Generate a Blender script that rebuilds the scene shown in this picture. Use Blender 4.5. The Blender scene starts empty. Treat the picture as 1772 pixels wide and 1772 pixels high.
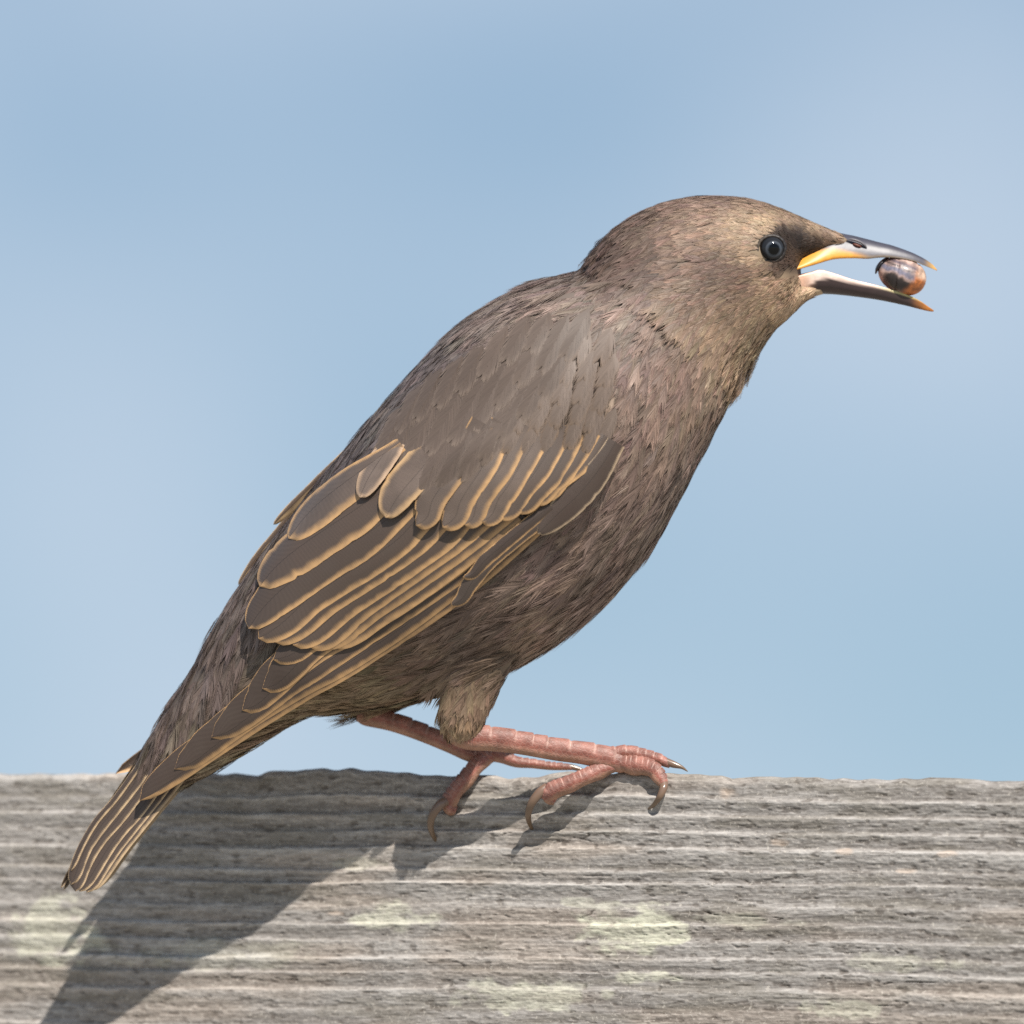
import bpy, math
import numpy as np
from mathutils import Vector

rng = np.random.default_rng(7)
sc = bpy.context.scene
COL = sc.collection

# ------------------------------------------------------------------ camera
S = 0.00012            # metres per photograph pixel in the plane of focus
DIST = 3.0             # long lens, three metres away
PITCH = math.radians(7.0)
CEN = np.array([0.0, 0.0, 1.204])
R_ = np.array([1.0, 0, 0])
F_ = np.array([0, math.cos(PITCH), math.sin(PITCH)])
U_ = np.array([0, -math.sin(PITCH), math.cos(PITCH)])
CAM = CEN - F_ * DIST

cd = bpy.data.cameras.new('camera')
cam = bpy.data.objects.new('camera', cd)
COL.objects.link(cam)
cam.location = CAM
cam.rotation_euler = (math.pi / 2 + PITCH, 0, 0)
cd.sensor_width = 36
cd.lens = 36 * DIST / (1772 * S)
cd.clip_start = 0.05
cd.clip_end = 6000
cd.dof.use_dof = True
cd.dof.focus_distance = DIST - 0.015
cd.dof.aperture_fstop = 10.5
sc.camera = cam

# ------------------------------------------------------------------ light
SUNV = 0.47 * R_ - 1.0 * F_ + 1.45 * U_
SUNV = SUNV / np.linalg.norm(SUNV)
elev = math.asin(SUNV[2])
az = math.atan2(SUNV[0], SUNV[1])          # clockwise from +Y
w = bpy.data.worlds.new('World')
sc.world = w
w.use_nodes = True
nt = w.node_tree
nt.nodes.clear()
wo = nt.nodes.new('ShaderNodeOutputWorld')
bg = nt.nodes.new('ShaderNodeBackground')
sky = nt.nodes.new('ShaderNodeTexSky')
sky.sky_type = 'NISHITA'
sky.sun_disc = False
sky.sun_elevation = elev
sky.sun_rotation = az
sky.altitude = 0
sky.air_density = 1.0
sky.dust_density = 0.0
sky.ozone_density = 5.0
bg.inputs['Strength'].default_value = 0.10
tc = nt.nodes.new('ShaderNodeTexCoord')
mp = nt.nodes.new('ShaderNodeMapping')
mp.inputs['Scale'].default_value = (1.0, 1.0, 1.7)
mp.inputs['Location'].default_value = (0.31, 0.0, 0.42)
nz = nt.nodes.new('ShaderNodeTexNoise')
nz.inputs['Scale'].default_value = 24.0
nz.inputs['Detail'].default_value = 1.2
nz.inputs['Roughness'].default_value = 0.4
mr = nt.nodes.new('ShaderNodeMapRange')
mr.inputs['From Min'].default_value = 0.34
mr.inputs['From Max'].default_value = 0.70
mr.inputs['To Min'].default_value = 0.10
mr.inputs['To Max'].default_value = 0.80
mixc = nt.nodes.new('ShaderNodeMix')
mixc.data_type = 'RGBA'
mixc.inputs['B'].default_value = (4.3, 5.05, 6.0, 1)     # thin veil of high cloud
tint = nt.nodes.new('ShaderNodeMix')
tint.data_type = 'RGBA'
tint.blend_type = 'MULTIPLY'
tint.inputs['Factor'].default_value = 1.0
tint.inputs['B'].default_value = (0.70, 0.66, 0.62, 1)
L = nt.links.new
L(tc.outputs['Generated'], mp.inputs['Vector'])
L(mp.outputs['Vector'], nz.inputs['Vector'])
L(nz.outputs['Fac'], mr.inputs['Value'])
L(mr.outputs['Result'], mixc.inputs['Factor'])
L(sky.outputs['Color'], tint.inputs['A'])
L(tint.outputs['Result'], mixc.inputs['A'])
L(mixc.outputs['Result'], bg.inputs['Color'])
L(bg.outputs['Background'], wo.inputs['Surface'])

sl = bpy.data.lights.new('sun', 'SUN')
sl.energy = 4.6
sl.angle = math.radians(0.55)
sl.color = (1.0, 0.95, 0.87)
sun = bpy.data.objects.new('sun', sl)
COL.objects.link(sun)
sun.location = (1.5, -3, 5)
sun.rotation_euler = Vector(SUNV).to_track_quat('Z', 'Y').to_euler()

vs = sc.view_settings
vs.view_transform = 'Standard'
vs.look = 'None'
vs.exposure = 0.42
vs.gamma = 1.0
sc.cycles.use_adaptive_sampling = False
sc.cycles.max_bounces = 6
sc.cycles.use_denoising = False


# ------------------------------------------------------------------ helpers
def at(px, py, d):
    """photo pixel + depth (pixels towards the viewer from the focus plane) -> world"""
    px, py, d = np.broadcast_arrays(np.asarray(px, float), np.asarray(py, float), np.asarray(d, float))
    z = DIST - d * S
    k = S * z / DIST
    return CAM + F_ * z[..., None] + R_ * ((px - 886) * k)[..., None] + U_ * ((886 - py) * k)[..., None]


def to_px(P):
    v = P - CAM
    z = v @ F_
    k = S * z / DIST
    return np.stack([v @ R_ / k + 886, 886 - v @ U_ / k, (DIST - z) / S], -1)


def lin(c):
    c = np.asarray(c, float) / 255.0
    return np.where(c <= 0.04045, c / 12.92, ((c + 0.055) / 1.055) ** 2.4)


def spline(pts, n):
    """Catmull-Rom through the points, resampled evenly along its length"""
    p = np.asarray(pts, float)
    if len(p) == 2:
        t = np.linspace(0, 1, n)[:, None]
        return p[0] * (1 - t) + p[1] * t
    q = np.vstack([2 * p[0] - p[1], p, 2 * p[-1] - p[-2]])
    out = []
    for i in range(1, len(q) - 2):
        a, b, c, e = q[i - 1], q[i], q[i + 1], q[i + 2]
        t = np.linspace(0, 1, 24, endpoint=False)[:, None]
        out.append(0.5 * (2 * b + (c - a) * t + (2 * a - 5 * b + 4 * c - e) * t ** 2 + (3 * b - a - 3 * c + e) * t ** 3))
    o = np.vstack(out + [p[-1:]])
    s = np.concatenate([[0], np.cumsum(np.linalg.norm(np.diff(o[:, :2], axis=0), axis=1))])
    t = np.linspace(0, s[-1], n)
    return np.stack([np.interp(t, s, o[:, k]) for k in range(o.shape[1])], -1)


def vnoise(x, y, seed):
    """smooth value noise, -1..1"""
    g = np.random.default_rng(seed).uniform(-1, 1, (256, 256))
    xi, yi = np.floor(x).astype(int), np.floor(y).astype(int)
    fx, fy = x - xi, y - yi
    fx, fy = fx * fx * (3 - 2 * fx), fy * fy * (3 - 2 * fy)
    a, b = g[xi % 256, yi % 256], g[(xi + 1) % 256, yi % 256]
    c, e = g[xi % 256, (yi + 1) % 256], g[(xi + 1) % 256, (yi + 1) % 256]
    return (a * (1 - fx) + b * fx) * (1 - fy) + (c * (1 - fx) + e * fx) * fy


def fbm(x, y, seed, octs=4):
    return sum(vnoise(x * 2 ** i + 13.7 * i, y * 2 ** i + 5.1 * i, seed + i) * 0.5 ** i for i in range(octs))


def smooth(a, b, x):
    t = np.clip((x - a) / (b - a), 0, 1)
    return t * t * (3 - 2 * t)


def mesh_from(name, V, polys, attrs=None, colors=None, shade=True):
    """polys: list of int arrays (n,k)"""
    me = bpy.data.meshes.new(name)
    V = np.asarray(V, np.float32)
    me.vertices.add(len(V))
    me.vertices.foreach_set('co', V.ravel())
    loops = np.concatenate([p.ravel() for p in polys]).astype(np.int32)
    tot = np.concatenate([np.full(len(p), p.shape[1]) for p in polys]).astype(np.int32)
    start = np.concatenate([[0], np.cumsum(tot)[:-1]]).astype(np.int32)
    me.loops.add(len(loops))
    me.loops.foreach_set('vertex_index', loops)
    me.polygons.add(len(tot))
    me.polygons.foreach_set('loop_start', start)
    me.polygons.foreach_set('loop_total', tot)
    me.update(calc_edges=True)
    if shade:
        me.polygons.foreach_set('use_smooth', np.ones(len(tot), bool))
    for k, v in (attrs or {}).items():
        a = me.attributes.new(k, 'FLOAT', 'POINT')
        a.data.foreach_set('value', np.asarray(v, np.float32).ravel())
    for k, v in (colors or {}).items():
        a = me.attributes.new(k, 'FLOAT_COLOR', 'POINT')
        v = np.asarray(v, np.float32)
        v = np.concatenate([v, np.ones((len(v), 1), np.float32)], 1)
        a.data.foreach_set('color', v.ravel())
    me.validate()
    return me


def obj(name, me, mat, parent=None, label=None, cat=None, group=None, kind=None):
    o = bpy.data.objects.new(name, me)
    COL.objects.link(o)
    if mat is not None and me is not None:
        me.materials.append(mat)
    if parent is not None:
        o.parent = parent
    for k, v in (('label', label), ('category', cat), ('group', group), ('kind', kind)):
        if v:
            o[k] = v
    return o


def grid_quads(nr, nc, wrap=False):
    i = np.arange(nr - 1)[:, None]
    j = np.arange(nc if wrap else nc - 1)[None]
    a = i * nc + j
    b = i * nc + (j + 1) % nc
    return np.stack([a, b, b + nc, a + nc], -1).reshape(-1, 4)


# ------------------------------------------------------------------ materials
class NT:
    def __init__(s, name):
        s.m = bpy.data.materials.new(name)
        s.m.use_nodes = True
        s.t = s.m.node_tree
        s.p = s.t.nodes['Principled BSDF']

    def n(s, typ, **kw):
        x = s.t.nodes.new('ShaderNode' + typ)
        for k, v in kw.items():
            if k in x.inputs:
                s.put(x.inputs[k], v)
            else:
                setattr(x, k, v)
        return x

    def put(s, sock, v):
        if isinstance(v, bpy.types.NodeSocket):
            s.t.links.new(v, sock)
        else:
            sock.default_value = v

    def math(s, op, a, b=None, c=None):
        x = s.t.nodes.new('ShaderNodeMath')
        x.operation = op
        for i, v in enumerate((a, b, c)):
            if v is not None:
                s.put(x.inputs[i], v)
        return x.outputs[0]

    def attr(s, name):
        return s.n('Attribute', attribute_name=name)

    def mix(s, fac, a, b, mode='MIX'):
        x = s.n('Mix', data_type='RGBA', blend_type=mode)
        s.put(x.inputs['Factor'], fac)
        for k, v in (('A', a), ('B', b)):
            if isinstance(v, bpy.types.NodeSocket):
                s.put(x.inputs[k], v)
            else:
                x.inputs[k].default_value = (*v, 1) if len(v) == 3 else v
        return x.outputs['Result']

    def ramp(s, x, a, b, lo=0.0, hi=1.0):
        r = s.n('MapRange', interpolation_type='SMOOTHSTEP')
        s.put(r.inputs['Value'], x)
        r.inputs['From Min'].default_value = a
        r.inputs['From Max'].default_value = b
        r.inputs['To Min'].default_value = lo
        r.inputs['To Max'].default_value = hi
        return r.outputs['Result']

    def bump(s, h, strength, dist):
        b = s.n('Bump')
        b.inputs['Strength'].default_value = strength
        b.inputs['Distance'].default_value = dist
        s.put(b.inputs['Height'], h)
        s.put(s.p.inputs['Normal'], b.outputs['Normal'])

    def noise(s, scale, detail=3.0, vec=None, rough=0.55):
        x = s.n('TexNoise', Scale=scale, Detail=detail, Roughness=rough)
        if vec is None:
            vec = s.n('TexCoord').outputs['Object']
        s.put(x.inputs['Vector'], vec)
        return x.outputs['Fac']


def mat_plumage():
    t = NT('plumage')
    c = t.attr('Col').outputs['Color']
    t.put(t.p.inputs['Base Color'], c)
    t.p.inputs['Roughness'].default_value = 0.55
    t.p.inputs['Specular IOR Level'].default_value = 0.35
    return t.m


def mat_vane():
    """wing and tail feather: dark vane, buff fringe, barb lines, shaft"""
    t = NT('feather_vane')
    s_, r_, e_ = (t.attr(k).outputs['Fac'] for k in ('s', 'r', 'e'))
    fo, fi, ft = (t.attr(k).outputs['Fac'] for k in ('fo', 'fi', 'tip'))
    base = t.attr('base').outputs['Color']
    fr = t.attr('fringe').outputs['Color']
    nzs = t.noise(420, 2)
    outer = t.ramp(r_, -0.08, 0.08)
    fw = t.math('ADD', t.math('MULTIPLY', outer, fo), t.math('MULTIPLY', t.math('SUBTRACT', 1.0, outer), fi))
    en = t.math('ADD', e_, t.math('MULTIPLY', t.math('SUBTRACT', nzs, 0.5), 0.35))
    fw = t.math('MULTIPLY', fw, t.ramp(t.noise(260, 2), 0.25, 0.75, 0.82, 1.14))
    en = t.math('ADD', en, t.math('MULTIPLY', t.math('SINE', t.math('MULTIPLY', s_, 2 * math.pi / 0.40)), 0.07))
    q = t.math('DIVIDE', en, t.math('MAXIMUM', fw, 0.02))
    mask = t.ramp(q, 0.15, 1.45, 1.0, 0.0)
    rim = t.ramp(e_, 0.02, 0.14, 0.6, 0.0)
    mask = t.math('MAXIMUM', mask, rim)
    ar = t.math('ABSOLUTE', r_)
    ph = t.math('MULTIPLY', t.math('SUBTRACT', s_, t.math('MULTIPLY', ar, 1.15)), 2 * math.pi / 0.40)
    st = t.math('SINE', ph)
    big = t.noise(160, 3)
    col = t.mix(t.ramp(big, 0.3, 0.75, 0.0, 0.55), base, (0.075, 0.055, 0.044))
    bar = t.ramp(st, -1, 1, 0.62, 1.34)
    cr = t.n('CombineColor')
    for i in range(3):
        t.put(cr.inputs[i], bar)
    col = t.mix(0.75, col, cr.outputs[0], 'MULTIPLY')
    frv = t.mix(t.ramp(nzs, 0.25, 0.75, 0.0, 0.35), fr, (0.17, 0.115, 0.072))
    col = t.mix(mask, col, frv)
    sh = t.ramp(ar, 0.03, 0.11, 0.45, 0.0)
    col = t.mix(sh, col, (0.015, 0.011, 0.009))
    t.put(t.p.inputs['Base Color'], col)
    t.p.inputs['Roughness'].default_value = 0.50
    t.p.inputs['Specular IOR Level'].default_value = 0.45
    h = t.math('ADD', t.math('MULTIPLY', st, 0.5), t.math('MULTIPLY', sh, 2.0))
    t.bump(h, 0.35, 0.00006)
    return t.m


def mat_vcol(name, rough=0.4, spec=0.5, bscale=0, bstr=0.2, bdist=0.0001, sss=0.0, coat=0.0, var=0.0):
    t = NT(name)
    c = t.attr('Col').outputs['Color']
    if var:
        f = t.noise(700, 4)
        c = t.mix(t.ramp(f, 0.3, 0.7, 0, var), c, (0.02, 0.015, 0.015))
    t.put(t.p.inputs['Base Color'], c)
    t.p.inputs['Roughness'].default_value = rough
    t.p.inputs['Specular IOR Level'].default_value = spec
    t.p.inputs['Coat Weight'].default_value = coat
    t.p.inputs['Coat Roughness'].default_value = 0.15
    if sss:
        t.p.inputs['Subsurface Weight'].default_value = sss
        t.p.inputs['Subsurface Radius'].default_value = (1.0, 0.35, 0.25)
        t.p.inputs['Subsurface Scale'].default_value = 0.0008
    if bscale:
        t.bump(t.noise(bscale, 4), bstr, bdist)
    return t.m


def mat_leg():
    t = NT('leg_skin')
    c = t.attr('Col').outputs['Color']
    tcn = t.n('TexCoord').outputs['Object']
    vo = t.n('TexVoronoi', feature='DISTANCE_TO_EDGE', Scale=1150.0)
    t.put(vo.inputs['Vector'], tcn)
    cell = t.ramp(vo.outputs['Distance'], 0.0, 0.18)
    f = t.noise(420, 4)
    c = t.mix(t.ramp(f, 0.35, 0.7, 0.0, 0.45), c, (0.13, 0.055, 0.045))
    c = t.mix(t.math('MULTIPLY', t.math('SUBTRACT', 1.0, cell), 0.14), c, (0.50, 0.36, 0.30))
    t.put(t.p.inputs['Base Color'], c)
    t.p.inputs['Roughness'].default_value = 0.5
    t.p.inputs['Specular IOR Level'].default_value = 0.4
    t.p.inputs['Subsurface Weight'].default_value = 0.08
    t.p.inputs['Subsurface Radius'].default_value = (1.0, 0.35, 0.25)
    t.p.inputs['Subsurface Scale'].default_value = 0.0006
    t.bump(t.math('ADD', cell, t.math('MULTIPLY', f, 2.5)), 0.30, 0.00014)
    return t.m


def mat_wood():
    t = NT('weathered_wood')
    c = t.attr('Col').outputs['Color']
    tcn = t.n('TexCoord').outputs['Object']
    mpn = t.n('Mapping')
    mpn.inputs['Scale'].default_value = (1, 1, 9)
    t.put(mpn.inputs['Vector'], tcn)
    fine = t.noise(330, 5, mpn.outputs['Vector'], 0.7)
    speck = t.noise(1500, 3, tcn, 0.6)
    c = t.mix(t.ramp(fine, 0.36, 0.60, 0.28, 0.0), c, (0.075, 0.066, 0.058))
    c = t.mix(t.ramp(speck, 0.56, 0.72, 0.0, 0.45), c, (0.62, 0.57, 0.50))
    c = t.mix(t.ramp(speck, 0.28, 0.40, 0.35, 0.0), c, (0.07, 0.062, 0.055))
    t.put(t.p.inputs['Base Color'], c)
    t.p.inputs['Roughness'].default_value = 0.85
    t.p.inputs['Specular IOR Level'].default_value = 0.2
    h = t.math('ADD', fine, t.math('MULTIPLY', speck, 0.5))
    t.bump(h, 0.35, 0.0003)
    return t.m


def mat_sand():
    t = NT('dry_sand')
    f = t.noise(3.0, 6)
    c = t.mix(t.ramp(f, 0.3, 0.7), (0.25, 0.235, 0.20), (0.35, 0.33, 0.29))
    t.put(t.p.inputs['Base Color'], c)
    t.p.inputs['Roughness'].default_value = 0.9
    return t.m


M_PLUM, M_VANE, M_WOOD = mat_plumage(), mat_vane(), mat_wood()
M_LEG = mat_leg()
M_CLAW = mat_vcol('claw_horn', 0.28, 0.5, coat=0.2)
M_BILL = mat_vcol('bill_horn', 0.40, 0.45, 700, 0.2, 0.0001, var=0.22)
M_EYE = mat_vcol('eye_surface', 0.07, 0.28)
M_LID = mat_vcol('eyelid_skin', 0.5, 0.4, 1500, 0.3, 0.0001)
M_SHELL = mat_vcol('shell', 0.42, 0.5, 500, 0.45, 0.00025, coat=0.08, var=0.6)

# ------------------------------------------------------------------ ground
gm = bpy.data.meshes.new('ground')
g = 3000.0
gm.from_pydata([(-g, -g, 0), (g, -g, 0), (g, g, 0), (-g, g, 0)], [], [(0, 1, 2, 3)])
obj('ground', gm, mat_sand(), kind='structure')

# ------------------------------------------------------------------ the rail
def d_board(px):                       # the board runs away to the left
    return 60 + (np.asarray(px, float) - 1080) * 0.38


A0, A1 = at(70, 1334, d_board(70)), at(1700, 1350, d_board(1700))
EX = (A1 - A0) / np.linalg.norm(A1 - A0)
NZ = np.cross(EX, np.array([0, 0, 1.0]))
NZ = NZ / np.linalg.norm(NZ)           # out of the face, towards the viewer
EU = np.cross(NZ, EX)
if EU[2] < 0:
    EU = -EU
A_MID = at(950, 1342.5, d_board(950))


def top_profile(a):
    """height of the top edge over the nominal line, metres"""
    px = 950 + a / S * 0.935
    z = np.zeros_like(a)
    z += 5 * vnoise(px / 90, px * 0, 11) * S + 2.5 * vnoise(px / 25, px * 0 + 3, 12) * S
    z += S * 12 * smooth(430, 462, px) * (1 - smooth(590, 760, px))
    z += S * 6 * smooth(900, 1000, px) * (1 - smooth(1240, 1262, px))
    z += S * 5 * smooth(1380, 1420, px) * (1 - smooth(1570, 1610, px))
    return z


def relief(a, b):
    """relief of the face; a along the rail, b down from the top edge, in metres"""
    bw = b * 1000 + 0.55 * vnoise(a * 14, b * 30, 21) + 0.22 * vnoise(a * 60, b * 90, 22) + a * 1.5
    # year rings: uneven spacing
    ph = bw / 3.75 + 0.32 * vnoise(bw * 0.21, a * 1.5, 23)
    f = ph - np.floor(ph)
    amp = 0.55 + 0.45 * vnoise(np.floor(ph) * 1.31, a * 7, 24)
    amp = amp * (0.75 + 0.35 * vnoise(a * 22, np.floor(ph) * 2.7, 44))
    ridge = np.where(f < 0.22, smooth(0, 0.22, f), 1 - smooth(0.22, 1.0, f) ** 0.75)
    h = 1.1 * amp * ridge
    f2 = bw / 0.95 + 0.8 * vnoise(bw * 0.5, a * 9, 25)
    h += 0.02 * np.sin(2 * np.pi * f2) * (0.5 + 0.5 * vnoise(a * 30, bw, 26))
    fibre = fbm(a * 160, bw * 2.6, 27, 4)
    h += 0.045 * fibre
    grain = fbm(a * 900, bw * 2.2, 33, 3)
    h += 0.07 * grain
    # drying cracks
    cr = vnoise(a * 45, bw * 1.05, 31)
    crack = (1 - smooth(0.0, 0.045, np.abs(cr))) * smooth(0.35, 0.7, vnoise(a * 28, bw * 0.45, 32))
    h -= 0.30 * crack
    # torn, crumbly spots
    pit = smooth(0.45, 0.9, fbm(a * 420, bw * 1.3, 35, 3))
    h -= 0.12 * pit
    return h * 0.001, ridge * amp, fibre + 0.7 * grain, crack, pit


def rail_mesh():
    aa = np.arange(-0.128, 0.1265, 0.00022)
    ext = np.array([0.13, 0.14, 0.16, 0.2, 0.25, 0.32, 0.42, 0.56, 0.75, 0.98])
    aa = np.concatenate([-ext[::-1] - 0.002, aa, ext])
    bb = np.concatenate([np.arange(0.0, 0.0575, 0.00019), np.array([0.060, 0.066, 0.075, 0.085, 0.093, 0.0955])])
    A, B = np.meshgrid(aa, bb)
    H, ridge, fib, crack, pit = relief(A, B)
    rim = 0.0022 * (1 - np.sqrt(np.clip(1 - (1 - np.clip(B / 0.0022, 0, 1)) ** 2, 0, 1)))
    off = H - rim
    zt = top_profile(A) * (1 - smooth(0, 0.010, B))
    P = A_MID + EX * A[..., None] + EU * (zt - B)[..., None] + NZ * off[..., None]
    # colours: silvered wood, darker soft grain, warm patches, lichen
    pxa = 950 + A / S * 0.935
    pyb = 1342 + B / S
    silver, dark, warm = lin((204, 199, 194)), lin((132, 126, 121)), lin((160, 147, 134))
    k = np.clip(0.15 + 0.60 * ridge + 0.22 * fib + 0.16 * vnoise(A * 18, B * 420, 41), 0, 1)[..., None]
    c = dark * (1 - k) + silver * k
    wp = (smooth(0.05, 0.75, fbm(A * 26, B * 160, 42, 3)) * 0.35)[..., None]
    c = c * (1 - wp) + c * (warm / 0.33) * wp
    gp = smooth(0.15, 0.7, fbm(A * 70, B * 420, 48, 3))[..., None] * 0.45      # grey algae film
    c = c * (1 - gp) + lin((120, 114, 104)) * gp
    cc = np.clip(crack * 0.8 + pit * 0.5, 0, 1)[..., None]
    c = c * (1 - cc) + lin((72, 62, 54)) * cc
    li = np.zeros_like(A)
    for x, y, rx, ry, s_ in ((1110, 1605, 95, 42, 1.0), (1070, 1590, 60, 30, 0.5), (690, 1592, 70, 26, 0.65), (1130, 1690, 70, 12, .7),
                             (95, 1625, 90, 60, 0.6), (640, 1500, 60, 12, 0.3), (1010, 1560, 30, 10, .4), (380, 1660, 160, 30, .25),
                             (1560, 1660, 90, 16, .35), (930, 1725, 120, 30, .6), (1480, 1740, 80, 20, .5), (1300, 1590, 90, 14, .3)):
        rr = ((pxa - x) / rx) ** 2 + ((pyb - y) / ry) ** 2 + 0.75 * fbm(A * 260, B * 420, 43, 4)
        li = np.maximum(li, s_ * (1 - smooth(0.35, 1.1, rr)))
    li = (li * (0.62 + 0.38 * np.clip(fib + 0.5, 0, 1)))[..., None]
    c = c * (1 - li) + lin((206, 204, 184)) * li
    for x, y, rx, ry in ((1350, 1453, 20, 7), (1460, 1468, 20, 7), (1640, 1470, 20, 6), (1255, 1370, 22, 12), (590, 1585, 18, 5), (1570, 1500, 18, 5)):
        rr = ((pxa - x) / rx) ** 2 + ((pyb - y) / ry) ** 2 + 0.5 * fbm(A * 300, B * 500, 46, 3)
        m = (0.42 * (1 - smooth(0.2, 1.2, rr)))[..., None]
        c = c * (1 - m) + lin((215, 192, 172)) * m
    nr, nc = A.shape
    V = [P.reshape(-1, 3)]
    C = [c.reshape(-1, 3)]
    Q = [grid_quads(nr, nc)]
    # top and back sheets, 45 mm deep
    T = 0.045
    base = len(V[0])
    yy = np.array([0.0, 0.004, 0.010, 0.020, 0.032, 0.0445])
    Y, A2 = np.meshgrid(yy, aa, indexing='ij')
    Ht = 0.00022 * fbm(A2 * 60, Y * 900, 51, 3) * smooth(0, 0.006, Y)
    Pt = A_MID + EX * A2[..., None] + EU * (top_profile(A2) + Ht)[..., None] - NZ * (Y + 0.0022)[..., None]
    Pt[0] = P[0]
    ct = np.broadcast_to(lin((176, 160, 146)), Pt.shape) * (1 + 0.25 * fbm(A2 * 40, Y * 700, 52, 3))[..., None]
    V.append(Pt.reshape(-1, 3))
    C.append(np.clip(ct, 0, 1).reshape(-1, 3))
    Q.append(grid_quads(len(yy), nc) + base)
    base2 = base + Pt.size // 3
    zz = np.array([0.0, 0.002, 0.03, 0.06, 0.0955])
    Z, A3 = np.meshgrid(zz, aa, indexing='ij')
    Pb = A_MID + EX * A3[..., None] + EU * (top_profile(A3) * (1 - smooth(0, .01, Z)) - Z)[..., None] - NZ * (T + 0.0022)
    Pb[0] = Pt[-1] - NZ * 0.0005
    V.append(Pb.reshape(-1, 3))
    C.append(np.broadcast_to(lin((150, 140, 130)), (Pb.size // 3, 3)))
    Q.append(grid_quads(len(zz), nc) + base2)
    # underside
    base3 = base2 + Pb.size // 3
    V.append(np.concatenate([P[-1], Pb[-1]]))
    C.append(np.broadcast_to(lin((150, 140, 130)), (2 * nc, 3)))
    Q.append(grid_quads(2, nc) + base3)
    # ends
    V = np.concatenate(V)
    C = np.concatenate(C)
    Vl = V - A_MID
    return mesh_from('fence_rail', Vl, Q, colors={'Col': C})


rail = obj('fence_rail', rail_mesh(), M_WOOD, label='weathered grey fence rail with ridged grain and pale lichen under the bird', cat='fence rail')
rail.location = A_MID

# posts that carry the rail, one at either end, out of the picture
def post(a, label):
    W, D, Hh = 0.09, 0.09, 1.22
    c = A_MID + EX * a - NZ * (0.045 + 0.0022 + D / 2 - 0.001)
    rings = [(0, 1.0), (0.4, 1.0), (0.9, 1.0), (Hh - 0.012, 1.0), (Hh, 0.84)]
    V = []
    cyc = []
    for kx, ky in ((-1, -1), (1, -1), (1, 1), (-1, 1)):
        for j in range(3):
            t = (j - 1) * 0.35
            ang = math.atan2(ky, kx) + t
            cyc.append((kx - 0.12 * kx + 0.12 * math.cos(ang) * 1.2, ky - 0.12 * ky + 0.12 * math.sin(ang) * 1.2))
    for z, s_ in rings:
        for x, y in cyc:
            p = EX * (x * W / 2 * s_) - NZ * (y * D / 2 * s_)
            V.append([p[0], p[1], z])
    V = np.array(V)
    n = len(cyc)
    Q = [grid_quads(len(rings), n, True), np.array([list(range(n))]) + n * (len(rings) - 1)]
    cl = np.broadcast_to(lin((160, 150, 140)), V.shape) * (0.85 + 0.15 * rng.random((len(V), 1)))
    me = mesh_from('fence_post', V, Q, colors={'Col': cl}, shade=False)
    o = obj('fence_post', me, M_WOOD, label=label, cat='fence post', group='posts carrying the rail')
    o.location = (c[0], c[1], 0)


post(-0.85, 'square weathered wooden post at the rail end on the tail side of the bird')
post(0.85, 'square weathered wooden post at the rail end on the bill side of the bird')

# ------------------------------------------------------------------ the starling
ORG = at(960, 1330, 10)
bird = bpy.data.objects.new('starling', None)
COL.objects.link(bird)
bird.location = ORG
bird.empty_display_size = 0.02
bird['label'] = 'brown juvenile starling with open bill perched on the weathered rail'
bird['category'] = 'bird'

# upper outline point, lower outline point, half width, depth of centre
ST = [((235, 1325), (335, 1352), 26, 0),
      ((262, 1275), (405, 1312), 48, 0),
      ((338, 1150), (535, 1240), 92, 0),
      ((389, 1058), (640, 1226), 125, 0),
      ((455, 960), (752, 1205), 160, 0),
      ((568, 816), (905, 1146), 205, 0),
      ((694, 668), (1030, 1058), 232, 0),
      ((812, 553), (1128, 945), 238, 0),
      ((925, 490), (1190, 835), 222, 0),
      ((1008, 466), (1238, 740), 185, 0),
      ((1042, 424), (1282, 655), 150, 0),
      ((1085, 383), (1318, 600), 132, 0),
      ((1140, 356), (1346, 565), 122, 0),
      ((1202, 342), (1366, 542), 114, 0),
      ((1270, 342), (1384, 526), 104, 0),
      ((1325, 353), (1386, 505), 90, 0),
      ((1372, 372), (1385, 470), 66, 0),
      ((1392, 392), (1392, 440), 34, 0)]


def ring_loft(stn, nper, nring, expo=2.15, grow=0.0):
    A = spline([(*u, *l, wd, d) for u, l, wd, d in stn], nper)
    th = np.linspace(0, 2 * np.pi, nring, endpoint=False)
    ct, st_ = np.cos(th), np.sin(th)
    e = 2 / expo
    cx = np.sign(ct) * np.abs(ct) ** e
    sx = np.sign(st_) * np.abs(st_) ** e
    u, l = A[:, None, 0:2], A[:, None, 2:4]
    mid, half = (u + l) / 2, (u - l) / 2
    xy = mid + half * cx[None, :, None]
    dd = A[:, None, 5] + (A[:, None, 4] + grow) * sx[None]
    return np.concatenate([xy, dd[..., None]], -1)      # rings, px space


def closed(Rg):
    n, k = Rg.shape[:2]
    V = np.concatenate([Rg.reshape(-1, 3), Rg[0].mean(0)[None], Rg[-1].mean(0)[None]])
    Q = grid_quads(n, k, True)
    j = np.arange(k)
    T0 = np.stack([np.full(k, n * k), (j + 1) % k, j], -1)
    T1 = np.stack([np.full(k, n * k + 1), (n - 1) * k + j, (n - 1) * k + (j + 1) % k], -1)
    return V, Q, np.concatenate([T0, T1])


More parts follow.
